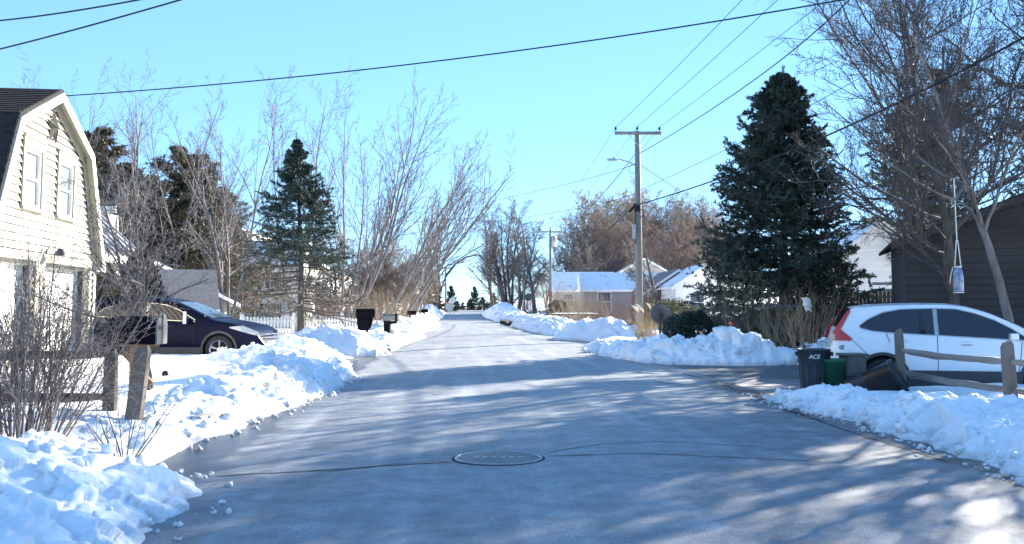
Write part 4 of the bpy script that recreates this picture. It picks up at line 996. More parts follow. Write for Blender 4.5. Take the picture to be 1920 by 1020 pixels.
# ------------------------------------------------------------------ fences
def split_post(parent, x, y, h, w=.13, z0=-.2, m=None, lean=(0, 0), chamfer=True):
    hw = w / 2; zt = h; b = MB(); rows = []
    for z, k in ((z0, 1.05), (h * .3, 1.0), (h * .7, .97), (h - .06, .93), (h, .62)):
        rows.append([(x + lean[0] * z + sx * hw * k, y + lean[1] * z + sy * hw * k * .9, z + (.02 * sx)) for sx, sy in ((-1, -1), (1, -1), (1, 1), (-1, 1), (-1, -1))])
    b.sheet(rows); b.add(rows[-1][:4], [(0, 1, 2, 3)]); return b.build("post", m or m_wood_old, parent, bevel=.01)
def split_rail(parent, p0, p1, r=.055, m=None, seed=0, sag=.03):
    rng = random.Random(seed); p0, p1 = Vector(p0), Vector(p1); pts = []; rr = []
    for i in range(9):
        f_ = i / 8; p = p0.lerp(p1, f_); pts.append((p.x + rng.uniform(-.012, .012), p.y, p.z - sag * math.sin(math.pi * f_) + rng.uniform(-.008, .008))); rr.append(r * (.62 if i in (0, 8) else rng.uniform(.9, 1.1)))
    return MB().tube(pts, rr, 6).build("rail", m or m_rail, parent)
fr_ = thing("split_rail_fence", "weathered split rail fence in front of the white crossover", "fence")
P1, P2, P3 = (at(1689, 640, 17.0).x, 17.0), (at(1895, 700, 14.0).x, 14.0), (7.25, 11.0)
split_post(fr_, *P1, 1.14, lean=(-.03, 0)); split_post(fr_, *P2, 1.05, w=.15, lean=(-.035, 0)); split_post(fr_, *P3, 1.05, w=.14)
for a, b_, z0, z1, s in ((P1, P2, .80, .78, 1), (P1, P2, .44, .40, 2), (P2, P3, .78, .78, 3), (P2, P3, .40, .42, 4)): split_rail(fr_, (*a, z0), (*b_, z1), seed=s)

lf = thing("dark_rail_fence", "dark rail fence running behind the twiggy bush by the mailbox", "fence")
A = at(208, 700, 12.4)
for x in (A.x, A.x - 2.3, A.x - 4.6): split_post(lf, x, 12.4 + (A.x - x) * .02, 1.0, w=.14, m=m_wood_dark)
for z0, s in ((.96, 11), (.45, 12)):
    for k in range(2): split_rail(lf, (A.x - 2.3 * k, 12.4, z0 - .03 * k), (A.x - 2.3 * (k + 1), 12.45, z0 - .02), r=.06, m=m_wood_dark, seed=s + k * 5, sag=.01)

# picket fence, every picket a piece
pf = thing("picket_fence", "white picket fence behind the snow piles and the tall lone spruce", "fence")
pk = MB().prism([(-.04, 0, -.2), (.04, 0, -.2), (.04, 0, .98), (.025, 0, 1.03), (0, 0, 1.045), (-.025, 0, 1.03), (-.04, 0, .98)], (0, .02, 0))
pk_me = None
fa, fb_ = Vector((at(455, 600, 39.5).x, 39.5, 0)), Vector((at(692, 600, 44).x, 44, 0))
dirf = (fb_ - fa).normalized(); Lf = (fb_ - fa).length; af = math.atan2(dirf.y, dirf.x)
pf.location = fa; pf.rotation_euler = (0, 0, af)
n = int(Lf / .155)
for k in range(n):
    x = .05 + k * .155; dip = .06 * math.sin(math.pi * ((x % 2.4) / 2.4))
    if pk_me is None: o = pk.build("picket", m_white, pf); pk_me = o.data
    else: o = link("picket", pk_me, None, pf)
    o.location = (x, -.02, .10 - dip)
x = 0.0
while x < Lf:
    MB().span(x - .05, x + .05, .03, .13, -.2, 1.16).prism([(x - .07, .01, 1.16), (x + .07, .01, 1.16), (x + .0, .08, 1.26)], (0, .12, 0)).build("post", m_white, pf)
    x += 2.4
for z in (.35, .85): MB().span(0, Lf, .002, .028, z, z + .09).build("rail", m_white, pf)

# stockade fence
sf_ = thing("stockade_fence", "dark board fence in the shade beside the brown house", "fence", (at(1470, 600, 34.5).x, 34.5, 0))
rng = random.Random(5); x = 0
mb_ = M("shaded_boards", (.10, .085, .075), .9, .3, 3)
while x < 5.6:
    h = 1.75 + rng.uniform(-.02, .02) + (.25 if x > 2.6 else 0)
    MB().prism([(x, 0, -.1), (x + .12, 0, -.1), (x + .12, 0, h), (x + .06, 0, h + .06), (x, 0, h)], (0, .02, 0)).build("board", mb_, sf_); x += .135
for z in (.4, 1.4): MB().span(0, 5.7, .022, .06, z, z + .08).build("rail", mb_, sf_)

# ------------------------------------------------------------------ mailboxes
def arch_box(mb, L, w, h, y0=0.0):
    pts = [(-L / 2, -w / 2, 0), (-L / 2, w / 2, 0), (-L / 2, w / 2, h - w / 2)] + [(-L / 2, w / 2 * math.cos(q), h - w / 2 + w / 2 * math.sin(q)) for q in np.linspace(0, math.pi, 12)[1:-1]] + [(-L / 2, -w / 2, h - w / 2)]
    return mb.prism(pts, (L, 0, 0))
p = at(255, 645, 12.0)
mb1 = thing("mailbox", "large black mailbox with a grey numbered door on a wooden post", "mailbox", (p.x, 12.0, p.z), math.radians(-3))
arch_box(MB(), .56, .28, .33).build("box", m_mailblack, mb1, bevel=.006)
dr = MB(); pts = [(.292, -.155, .0), (.292, .155, .0), (.292, .155, .21)] + [(.292, .155 * math.cos(q), .21 + .155 * math.sin(q)) for q in np.linspace(0, math.pi, 12)[1:-1]] + [(.292, -.155, .21)]
dro = dr.prism(pts, (.02, 0, 0)).build("door", m_greydoor, mb1, bevel=.005)
MB().span(.313, .322, -.012, .012, .0, .36).build("door_rib", m_greydoor, dro)
MB().box((.328, 0, .33), (.02, .05, .03)).build("door_latch", m_steel, dro)
MB().span(.313, .317, -.125, -.035, .10, .24).build("number_plate", m_print, dro)
text_on(dro, "85", 0, m_text, .085, (.3175, -.08, .17), (math.pi / 2, math.pi / 2 * 0, math.pi / 2), "number")
dro.children[-1].location = (.3175, -.08, .14)
MB().span(-.05, .05, -.05, .05, -1.2, -.03).build("post", m_wood_red, mb1)
MB().span(-.22, .26, -.07, .07, -.03, -.002).build("bracket_board", m_wood_red, mb1)
MB().box((.03, 0, -.28), (.5, .05, .05), ry=.8).build("brace", m_wood_red, mb1)
# the split post in front
sp_ = thing("fence_post", "grey split wooden post leaning beside the large black mailbox", "post", (at(248, 790, 11.7).x, 11.7, .05))
split_post(sp_, 0, 0, 1.02, w=.17, z0=-.3, lean=(.10, 0))
p = at(676, 622, 33)
mb2 = thing("mailbox", "dark green moulded mailbox on a flared post behind the snow pile", "mailbox", (p.x, 33, .35), math.radians(8))
MB().prism([(-.13, -.12, .78), (-.10, -.12, .55), (-.10, -.12, -.5), (.16, -.12, -.5), (.16, -.12, .25), (.34, -.12, .50), (.40, -.12, .78)], (0, .24, 0)).build("post", m_mailblack, mb2, bevel=.02)
MB().prism([(-.15, -.16, .78), (.44, -.16, .78), (.46, -.16, 1.02), (-.16, -.16, 1.02)], (0, .32, 0)).prism([(-.18, -.18, 1.021), (.48, -.18, 1.021), (.44, -.14, 1.08), (-.14, -.14, 1.08)], (0, .34, 0)).build("box", m_mailblack, mb2, bevel=.02)
p = at(726, 614, 41)
mb3 = thing("mailbox", "grey mailbox on a dark post past the picket fence", "mailbox", (p.x, 41, .3), math.radians(-10))
arch_box(MB(), .50, .24, .28).build("box", m_greydoor, mb3).location = (.1, 0, .62)
MB().span(.36, .44, -.13, .13, .6, .9).build("door", m_mailblack, mb3); MB().span(-.12, .14, -.09, .09, -.5, .62).build("post", m_mailblack, mb3); MB().span(.14, .40, -.05, .05, .50, .61).build("support_arm", m_mailblack, mb3)
p = at(772, 601, 62)
mb4 = thing("mailbox", "small dark mailbox on a thin post below the leaning trunks", "mailbox", (p.x, 62, .2), 0)
arch_box(MB(), .55, .22, .26).build("box", m_mailblack, mb4).location = (0, 0, .75)
MB().span(-.17, -.07, -.05, .05, -.4, .75).build("post", m_wood_old, mb4)
p = at(796, 585, 88)
mb5 = thing("mailbox", "farthest mailbox, dark, standing in snow near the crest", "mailbox", (p.x, 88, .15), 0)
arch_box(MB(), .6, .25, .3).build("box", m_mailblack, mb5).location = (0, 0, .75)
MB().span(-.05, .05, -.05, .05, -.4, .75).build("post", m_wood_old, mb5)

# path lights sunk in the snow
for px, py, d, lab, tilt in ((310, 701, 16.5, "solar path light lying in the snow beside the small bare tree", 1.2), (421, 727, 15.4, "solar path light fallen on its side, nearest the road bank", 1.1), (459, 702, 16.2, "solar path light upright on its stake beside dry stalks", .15)):
    d = min(np.arange(12, 22, .1), key=lambda q: abs(at(px, py, q).z - .03 - (.10 if tilt < .5 else 0) - float(ground_z(np.array(at(px, py, q).x), np.array(q))))); p = at(px, py, d)
    t = thing("path_light", lab, "path light", (p.x, d, p.z), 0, "solar path lights in the snow"); t.rotation_euler = (tilt, .1, .4)
    MB().lathe([(.001, .022), (.045, .018), (.065, .0), (.06, -.010), (.03, -.015), (.001, -.015)], 16).build("cap", m_black, t, True); MB().tube([(0, 0, -.02), (0, 0, -.5 if tilt < .5 else -.16)], .014, 6).build("stake", m_black, t)
# ------------------------------------------------------------------ utility poles and wires
def utility_pole(label, px, d, ytop, yarm, armpx, r=.15, base=0.0, extra=0, cat="utility pole"):
    top = at(px, ytop, d); t = thing("utility_pole", label, cat, (top.x, d, base)); H = top.z - base
    MB().tube([(0, 0, -.5), (0, 0, H * .5), (0, 0, H)], [r * 1.12, r * .95, r * .75], 14).build("pole", m_pole, t, True)
    za = at(px, yarm, d).z - base; hw = armpx / F * d / 2
    MB().span(-hw, hw, -r - .10, -r + .01, za - .07, za + .07).build("crossarm", m_pole, t, bevel=.01)
    MB().tube([(-hw * .38, -r - .04, za - .08), (0, -r, za - .55)], .018, 5).tube([(hw * .38, -r - .04, za - .08), (0, -r, za - .55)], .018, 5).build("arm_brace", m_steel, t)
    for x in (-hw * .95, 0, hw * .93):
        zz = za + .07 if x else H
        MB().lathe([(.015, 0), (.015, .08), (.05, .08), (.06, .11), (.035, .15), (.05, .18), (.02, .22), (.001, .22)], 10, c=(x, -r - .05 if x else 0, zz)).build("insulator", m_wire, t, True)
    return t, H, za, hw
up1, H1, za1, hw1 = utility_pole("nearest wooden utility pole with crossarm, street lamp and cables", 1195, 45, 246, 251, 88, .155)
la = MB().tube([(-.12, -.05, at(0, 309, 45).z), (-.5, -.06, at(0, 303, 45).z), (-.9, -.07, at(0, 298, 45).z)], .028, 7).build("lamp_arm", m_steel, up1)
MB().box((-1.15, -.07, at(0, 300, 45).z), (.46, .18, .11)).box((-1.08, -.07, at(0, 300, 45).z + .10), (.08, .08, .1)).build("street_lamp_head", m_steel, la, bevel=.03, seg=2)
MB().tube([(-.10 + .16 * math.cos(q) - .16, -.2, at(0, 318, 45).z + .2 * math.sin(q)) for q in np.linspace(0, 2 * math.pi, 15)], .012, 5).build("cable_loop", m_wire, up1)
MB().box((-.20, -.14, at(0, 435, 45).z), (.14, .16, .62)).box((-.2, -.14, at(0, 435, 45).z + .3), (.2, .2, .05)).build("equipment_box", m_steel, up1, bevel=.015)
MB().box((-.05, -.19, at(0, 391, 45).z), (.22, .08, .30)).build("cable_clamp", m_wire, up1)
MB().tube([(.02, -.17, at(0, 392, 45).z), (.22, -.2, at(0, 396, 45).z), (.22, -.2, at(0, 404, 45).z), (.04, -.18, at(0, 410, 45).z)], .02, 6).build("cable_loop", m_wire, up1)
MB().tube([(-.16, -.15, at(0, 385, 45).z), (-.14, -.16, at(0, 430, 45).z), (-.17, -.15, at(0, 458, 45).z)], .022, 6).build("riser_cable", m_wire, up1)
MB().tube([(-.12, -.2, at(0, 384, 45).z), (-.42, -.2, at(0, 399, 45).z)], [.07, .055], 8).build("splice_case", m_wire, up1)
up2, H2, za2, hw2 = utility_pole("second utility pole with a transformer beside the low tan house", 1032, 90, 430, 435, 44, .14, -.1)
MB().lathe([(.001, .0), (.22, .0), (.24, .03), (.24, .85), (.2, .95), (.001, .97)], 16, c=(.32, -.1, at(0, 461, 90).z)).build("transformer", m_steel, up2, True)
MB().lathe([(.152, 0), (.156, 0), (.156, .9), (.152, .9)], 12, c=(0, 0, 1.9)).build("marker_band", M("rust_band", (.28, .09, .05), .8, .2), up2)
up3, H3, za3, hw3 = utility_pole("third utility pole in front of the cluster of tall trunks", 983, 127, 446, 447, 30, .14, .2)
up4, H4, za4, hw4 = utility_pole("far utility pole across the road near the crest, with a transformer", 836, 150, 499, 503, 22, .14, .3)
MB().lathe([(.001, .0), (.22, .0), (.24, .85), (.001, .95)], 12, c=(-.3, -.1, 4.0)).build("transformer", m_steel, up4, True)
up5, H5, za5, hw5 = utility_pole("slim utility pole standing behind the far one, near the crest", 823, 165, 500, 503, 8, .13, .4)

def wire(label, pts, r=.012, n=26, cat="cable"):
    """parabola through start, middle (t = .5) and end"""
    a, m_, b_ = [Vector(p) for p in pts]; out = []
    for i in range(n):
        t = i / (n - 1); out.append(a * (2 * (t - .5) * (t - 1)) + m_ * (-4 * t * (t - 1)) + b_ * (2 * t * (t - .5)))
    o = MB().tube(out, r, 5, False).build("cable", m_wire, None, True)
    return tag(o, label, cat, "overhead cables")
def sagged(label, a, b_, sag, r=.011, n=26):
    a, b_ = Vector(a), Vector(b_); m_ = (a + b_) / 2; m_.z -= sag; return wire(label, (a, m_, b_), r, n)
wire("long service cable from the gambrel house peak across the top of the sky", (at(104, 181, 21.2), at(800, 117, 17.6), at(1700, -22, 14)), .013, 40)
wire("upper of the two cables crossing the top left corner", (at(-60, 43, 14), at(130, 22, 13), at(420, -32, 12)), .012)
wire("lower of the two cables crossing the top left corner", (at(-60, 106, 14), at(150, 53, 13), at(480, -42, 12)), .012)
o1 = up1.location; o2 = up2.location; o3 = up3.location
names = ("leftmost", "middle", "rightmost")
for i, x in enumerate((-hw1 * .95, 0, hw1 * .93)):
    a = Vector((o1.x + x, 44.9, za1 + .28 if x else H1 + .2)); 
    q = (at(1405, 0, 24.6), at(1476, -2, 24.6), at(1572, -4, 24.4))[i]; e = a + (q - a) * 1.75; e.z = a.z * .99; m_ = (a + e) / 2; m_.z -= .15
    wire("%s bare wire running from the nearest pole's crossarm overhead" % names[i], (a, m_, e), .009)
    x2 = (-hw2 * .95, 0, hw2 * .93)[i]
    sagged("%s bare wire between the nearest and the second utility pole" % names[i], a, (o2.x + x2, 90, za2 + .1 if x2 else H2 + .2), .5, .008)
    x3 = (-hw3 * .95, 0, hw3 * .93)[i]
    sagged("%s bare wire between the second and the third utility pole" % names[i], (o2.x + x2, 90, za2 + .1 if x2 else H2 + .2), (o3.x + x3, 127, za3 + .2 if x3 else H3 + .2), .3, .009)
a = at(1199, 288, 45); wire("thick cable rising from the nearest pole to the top of the sky", (a, at(1400, 160, 31), at(1610, -20, 21)), .016, 36)
a = at(1199, 357, 45); wire("thin cable from the nearest pole passing in front of the spruce top", (a, at(1450, 235, 32), at(1930, -42, 19)), .010, 36)
a = at(1199, 383, 45); wire("heavy bundled cable from the nearest pole passing in front of the dark spruce", (a, at(1500, 276, 29), at(2060, -10, 17)), .026, 40)
a = at(1191, 308, 45); wire("service cable from the nearest pole to the far side trees", (a, at(1050, 348, 58), at(880, 386, 75)), .012)
a = at(1191, 363, 45); wire("lower service cable from the nearest pole running toward the leaning trees", (a, at(1060, 395, 60), at(905, 418, 80)), .012)
a = at(1190, 290, 45); sagged("thick cable between the nearest and the second pole above the street lamp", a, at(1032, 452, 90), .5, .016)
a = at(1176, 398, 45); sagged("drooping bundled cable from the splice case to the second pole", a, at(1032, 500, 90), .4, .022)
for i, (yy, xx) in enumerate(((386, 1330), (398, 1345))):
    sagged(("upper", "lower")[i] + " service drop from the nearest pole toward the wood on the slope", at(1199, 306 + i * 3, 45), at(xx, yy, 70), .1, .012)
for i, (y0, y1) in enumerate(((447, 520), (462, 540))):
    sagged(("higher", "lower")[i] + " cable from the third pole across the road to the far pole", at(983, y0, 127), at(836, y1 - 18, 150), .9, .013)

# ------------------------------------------------------------------ signs and small things
def sign(label, px, py, d, r, k, m, rot=0, post_base=580):
    p = at(px, py, d); t = thing("road_sign", label, "sign", (p.x, d, 0)); gz_ = float(ground_z(np.array(p.x), np.array(d)))
    M_ = Matrix.Rotation(math.pi / 2, 3, 'X') @ Matrix.Rotation(rot, 3, 'Z')
    MB().lathe([(.001, 0), (r, 0), (r, -.012), (.001, -.012)], k, M=M_, c=(0, -.045, p.z)).build("sign_plate", m, t)
    MB().span(-.03, .03, -.02, .02, gz_ - .4, p.z + r * .9).build("post", m_steel, t)
sign("diamond shaped grey back of a road sign near the crest", 849, 563, 140, .55, 4, m_steel, 0)
sign("round grey back of a road sign beside the diamond one", 843, 575, 134, .55, 16, m_steel)
sign("dark octagonal sign seen from behind among the far trunks", 991, 557, 105, .42, 8, m_clad, math.pi / 8)
p = at(946, 573, 118); t = thing("notice_board", "small white rectangular notice on a post near the far snow bank", "sign", (p.x, 118, 0))
MB().box((0, -.03, p.z), (.62, .02, .8)).build("sign_plate", m_print, t); MB().span(-.03, .03, -.018, .02, -.2, p.z + .3).build("post", m_steel, t)
# birdhouse behind the fence
p = at(578, 575, 47); t = thing("birdhouse", "white birdhouse on a pole behind the picket fence", "birdhouse", (p.x, 47, 0))
MB().prism([(-.22, 0, p.z - .2), (.22, 0, p.z - .2), (.22, 0, p.z + .08), (0, 0, p.z + .26), (-.22, 0, p.z + .08)], (0, .4, 0)).build("box", m_clap, t); MB().tube([(0, .2, -.8), (0, .2, p.z - .2)], .025, 6).build("post", m_steel, t)
# satellite dish
p = at(1240, 588, 36.5); t = thing("satellite_dish", "grey satellite dish turned away beside the plumed grass", "satellite dish", (p.x, 36.5, 0))
Md = Matrix.Rotation(math.radians(105), 3, 'X') @ Matrix.Rotation(0, 3, 'Z')
MB().lathe([(.001, -.07), (.18, -.055), (.33, -.015), (.40, .015), (.40, .025), (.33, -.005), (.18, -.045), (.001, -.06)], 28, M=Md, c=(0, 0, p.z)).build("dish", m_dish, t, True)
MB().tube([(0, -.02, p.z), (-.05, -.12, p.z - .1), (-.08, -.1, -.2)], .035, 7).box((-.03, -.12, p.z - .08), (.16, .10, .18)).build("mount", m_darkvoid, t)
# trampoline
p = at(1078, 583, 66); t = thing("trampoline", "dark trampoline with snow on its mat beyond the humped snow bank", "trampoline", (p.x, 66, .2))
MB().lathe([(1.75, .72), (1.9, .72), (1.9, .80), (1.75, .80), (1.75, .72)], 32).build("frame_ring", m_trampoline, t, True); MB().lathe([(.001, .77), (1.74, .77)], 32).build("mat", m_trampoline, t)
MB().lathe([(.001, .86), (1.3, .85), (1.6, .78)], 24).build("snow_cover", m_snow, t, True)
for k in range(6): q = k * math.pi / 3 + .2; MB().tube([(1.8 * math.cos(q), 1.8 * math.sin(q), -.3), (1.8 * math.cos(q), 1.8 * math.sin(q), .74)], .03, 6).build("leg", m_steel, t)
# dark timber edging beside the trampoline
p = at(1048, 600, 58); t = thing("timber_wall", "low dark timber retaining wall in front of the trampoline", "retaining wall", (p.x, 58, -.1))
for k in range(3): MB().span(0, 3.6, -.08 + k * .012, .10 + k * .012, k * .2, k * .2 + .19).build("timber", m_wood_dark, t, bevel=.015)
MB().span(2.05, 2.13, -.12, -.082, -.2, .75).build("stake", m_steel, t)
# flat stone slabs on the far snow bank
for i, (px, py, d, s) in enumerate(((948, 604, 76, .55), (956, 607, 74, .45))):
    p = at(px, py, d); o = MB().box((0, 0, 0), (s * 1.5, .5, s * .5), rx=.3, ry=.15).build("stone_slab", m_wood_dark, None, bevel=.04); o.location = p
    tag(o, ("larger", "smaller")[i] + " dark reddish brown slab poking out of the far snow bank", "slab")
# jug hanging on a rope
p = at(1797, 524, 16.0); tp = at(1795, 376, 16.0)
t = thing("hanging_feeder", "blue glass jug hanging by a pale rope from a branch above the white crossover", "feeder", p)
h = .20
MB().lathe([(.001, -h), (.065, -h), (.075, -h + .03), (.078, .02), (.07, .12), (.045, .165), (.04, .19)], 18).build("jug", m_jug, t, True)
MB().lathe([(.045, .185), (.06, .19), (.06, .21), (.001, .215)], 16).lathe([(.045, -h - .012), (.078, -h - .012), (.078, -h + .004), (.045, -h + .004)], 16).build("cap_ring", m_rope, t)
kz = .62
MB().tube([(-.05, 0, .19), (-.01, 0, kz)], .009, 5).tube([(.05, 0, .19), (.012, 0, kz)], .009, 5).tube([(0, 0, kz), (-.01, 0, tp.z - p.z + .35)], .010, 5).tube([(-.08, 0, .19), (-.12, 0, .06), (-.135, 0, -.06)], .008, 5).build("rope", m_rope, t)
# white rag in the shrub
p = at(1509, 570, 28.6); b = MB(); rng = random.Random(3)
rows = [[(.12 * math.cos(q) * (.35 + .65 * math.sin(.5 + k * .36)) + rng.uniform(-.045, .045) + .02 * k, .06 * math.sin(q) + rng.uniform(-.03, .03), .16 - k * .05 + rng.uniform(-.04, .04)) for q in np.linspace(0, 2 * math.pi, 11)] for k in range(8)]
for r_ in rows: r_[-1] = r_[0]
o = b.sheet(rows).build("plastic_bag", m_white, None, True); o.location = p; tag(o, "crumpled white bag caught in the shrub left of the white crossover", "bag")

# ------------------------------------------------------------------ people
def person(label, px, pyfoot, d, H, m_top, m_leg, stride, arm=(0, 0)):
    p = at(px, pyfoot, d); gz_ = float(roadz(d)) + .03
    t = thing("person", label, "person", (p.x, d, gz_)); k = H / 1.7
    V = [(0, 0, .93), (0, 0, 1.12), (0, .0, 1.36), (0, .0, 1.47), (0, -.02, 1.58), (0, -.02, 1.66),
         (-.10, 0, .90), (-.11, -.10 * stride, .48), (-.11, -.02 * stride, .07), (-.11, -.14, .04), (.10, 0, .90), (.11, .14 * stride, .50), (.11, .26 * stride, .09), (.11, .14 * stride, .04),
         (-.18, 0, 1.38), (-.25 - arm[0], .06, 1.12), (-.27 - arm[0] * 1.5, -.04, .90), (.18, 0, 1.38), (.25 + arm[1], -.06, 1.12), (.27 + arm[1] * 1.6, -.12, .92)]
    E = [(0, 1), (1, 2), (2, 3), (3, 4), (4, 5), (0, 6), (6, 7), (7, 8), (8, 9), (0, 10), (10, 11), (11, 12), (12, 13), (2, 14), (14, 15), (15, 16), (2, 17), (17, 18), (18, 19)]
    R = [.15, .14, .16, .06, .10, .085, .10, .065, .05, .04, .10, .065, .05, .04, .075, .05, .04, .075, .05, .04]
    me = bpy.data.meshes.new("body"); me.from_pydata([(x * k, y * k, z * k) for x, y, z in V], E, []); o = link("body", me, m_top, t)
    md = o.modifiers.new("skin", 'SKIN')
    for i, r in enumerate(R): me.skin_vertices[0].data[i].radius = (r * k, r * k * .85)
    me.skin_vertices[0].data[0].use_root = True
    s = o.modifiers.new("sub", 'SUBSURF'); s.levels = 1; s.render_levels = 2
    # clothing and hair follow the body
    def legcloth(sx, a): MB().tube([(sx * .09 * k, 0, .95 * k), (V[a][0] * k, V[a][1] * k, V[a][2] * k), (V[a + 1][0] * k, V[a + 1][1] * k, (V[a + 1][2] + .03) * k)], [.118 * k, .09 * k, .075 * k], 10).build("trouser_leg", m_leg, t, True)
    legcloth(-1, 7); legcloth(1, 11)
    MB().lathe([(.001, .13), (.07, .115), (.112, .05), (.118, -.02), (.10, -.12), (.06, -.16)], 14, c=(0, .025 * k, 1.62 * k)).build("hair", m_hair, t, True).scale = (1, 1, 1)
    MB().lathe([(.001, .085), (.05, .07), (.078, .02), (.075, -.04), (.045, -.095), (.001, -.11)], 12, c=(0, -.055 * k, 1.585 * k)).build("face", m_skin, t, True)
    return t
person("adult walker in a dark jacket and pale jeans near the crest of the road", 913, 592, 126, 1.72, m_jacket, m_jean, .8, (.05, .1))
person("child in dark clothes walking beside the adult near the road's crest", 922, 592, 125, 1.05, m_jacket, m_dark_navy, .7)
# ------------------------------------------------------------------ conifers
def gz1(x, y): return float(ground_z(np.array(float(x)), np.array(float(y))))
def spot(px, d): x = (px - 960) / F * d; return (x, d, gz1(x, d) - .05)
L1 = spot(566, 40.5)
conifer("spruce_tree", "tall lone spruce with bare lower limbs beside the picket fence", L1, 301, at(0, 250, 40.5).z - L1[2], 3.8, nb=200, z0=.12, power=1.0, twigs=11, needles=40, nlen=.115, nw=.013, droop=-.16, upturn=.08, dead=.36, r0=.17, tw_ratio=.42)
L2 = spot(1468, 34)
def dense_left(az, z, rng):   # the picture side is fuller on one flank
    return 1 + .10 * np.cos(az - math.pi) - .15 * (rng.random(len(az)) < .15)
conifer("spruce_tree", "broad dark spruce towering behind the shrubs and the slate blue sedan", L2, 302, at(0, 122, 34).z - L2[2], 3.35, nb=420, z0=.03, power=.70, twigs=13, needles=52, nlen=.13, nw=.016, droop=-.05, upturn=.10, keep=dense_left, r0=.2, tw_ratio=.36)
pm = [conifer_meshes(310 + i, 12.0, 3.7, nb=120, z0=.08, power=.55, twigs=10, needles=17, nlen=.22, nw=.028, droop=-.02, upturn=.10, tw_ratio=.40, jit=.75, flat=.2, lenvar=(.35, 1.15)) for i in range(2)]
for i, (px, d, ytop, lab) in enumerate(((195, 58, 232, "ragged pine beside the gambrel house roof"), (262, 66, 330, "shorter pine behind the bare trees next to the ragged one"), (322, 60, 268, "middle pine with snow between its limbs"), (382, 62, 280, "pine nearest the tall forked bare tree"),
                                      (150, 75, 250, "pine rising just behind the gambrel house rake"), (420, 88, 400, "small far pine behind the forked bare tree"), (232, 70, 300, "bushy pine in the gap right of the ragged pine"), (288, 72, 318, "bushy pine left of the middle pine"), (352, 70, 322, "bushy pine right of the middle pine"), (408, 74, 350, "bushy low pine beside the forked bare tree trunk"))):
    s = spot(px, d); t = conifer("pine_tree", lab, s, 0, 0, 0, m=m_pine, group="pines behind the houses", rotz=i * 1.3, meshes=pm[i % 2]); k = (at(px, ytop, d).z - s[2]) / 12.0; t.scale = (k * 1.45, k * 1.45, k)
s = spot(1697, 48); conifer("pine_tree", "dense pine top behind the dark brown house", s, 331, at(0, 190, 48).z - s[2], 3.0, m=M("far_pine_needles", (.05, .065, .04), .75, .4, 1), nb=150, z0=.15, power=.42, twigs=9, needles=20, nlen=.22, nw=.03, droop=.05)
s = spot(1545, 38); conifer("spruce_tree", "low spruce boughs between the dark spruce and the white gable", s, 333, at(0, 490, 38).z - s[2], 1.9, nb=100, z0=.03, power=.5, twigs=9, needles=20, nlen=.14, nw=.028, droop=-.1)
fs = conifer_meshes(335, 6.0, 1.9, nb=130, z0=.02, power=.8, twigs=8, needles=14, nlen=.2, nw=.05, droop=-.05)
for px, d, ytop, lab in ((890, 178, 536, "small dark spruce at the very end of the road"), (846, 158, 534, "dark spruce behind the grey sign backs"), (808, 150, 500, "far spruce left of the grey sign backs"), (952, 150, 560, "low dark evergreen behind the two walkers")):
    s = spot(px, d); t = conifer("spruce_tree", lab, s, 0, 0, 0, meshes=fs, group="far spruces at the crest", rotz=px); k = (at(px, ytop, d).z - s[2]) / 6.0; t.scale = (k * 1.1, k * 1.1, k)
for i, (px, d, ytop) in enumerate(((802, 205, 545), (868, 215, 566), (880, 230, 562), (905, 210, 556), (925, 200, 548), (822, 215, 552), (858, 240, 564))):
    s = spot(px, d); t = conifer("spruce_tree", ("evergreen beyond the crest behind the sign backs", "low evergreen in the gap at the end of the road", "small evergreen beside the end of the road", "evergreen behind the small dark spruce", "evergreen behind the two walkers", "evergreen beyond the crest left of the far utility poles", "faint low evergreen at the vanishing point")[i], s, 0, 0, 0, meshes=fs, group="trees beyond the crest", rotz=i); k = (at(px, ytop, d).z - s[2]) / 6.0; t.scale = (k * 1.3, k * 1.3, k)
# arborvitae beside the houses
rng = np.random.default_rng(41)
for (px, d, ytop, w, lab) in ((196, 26.5, 498, .62, "yellow green arborvitae at the corner of the gambrel house"), (262, 28.5, 470, .66, "dark cone-shaped arborvitae behind the navy crossover")):
    s = spot(px, d); H = at(0, ytop, d).z - s[2]; t = thing("arborvitae", lab, "shrub", s)
    z = rng.random(14000) ** .8; a = rng.random(14000) * 2 * np.pi; r = w * np.minimum(1, (1 - z) * 2.4) ** .6 * (.6 + .4 * rng.random(14000)) * (1 + .15 * np.sin(a * 5 + z * 9))
    P = np.stack([np.cos(a) * r, np.sin(a) * r, z * H], 1); D = np.stack([np.cos(a) * .5, np.sin(a) * .5, np.ones_like(a)], 1)
    link("crown", mesh_np("crown", *slivers(rng, P, D, .12, .022, .45), smooth_shade=False), m_arbor if px < 230 else m_yew, t)
    MB().tube([(0, 0, -.1), (0, 0, H * .8)], [.05, .02], 6).build("trunk", m_bark, t)

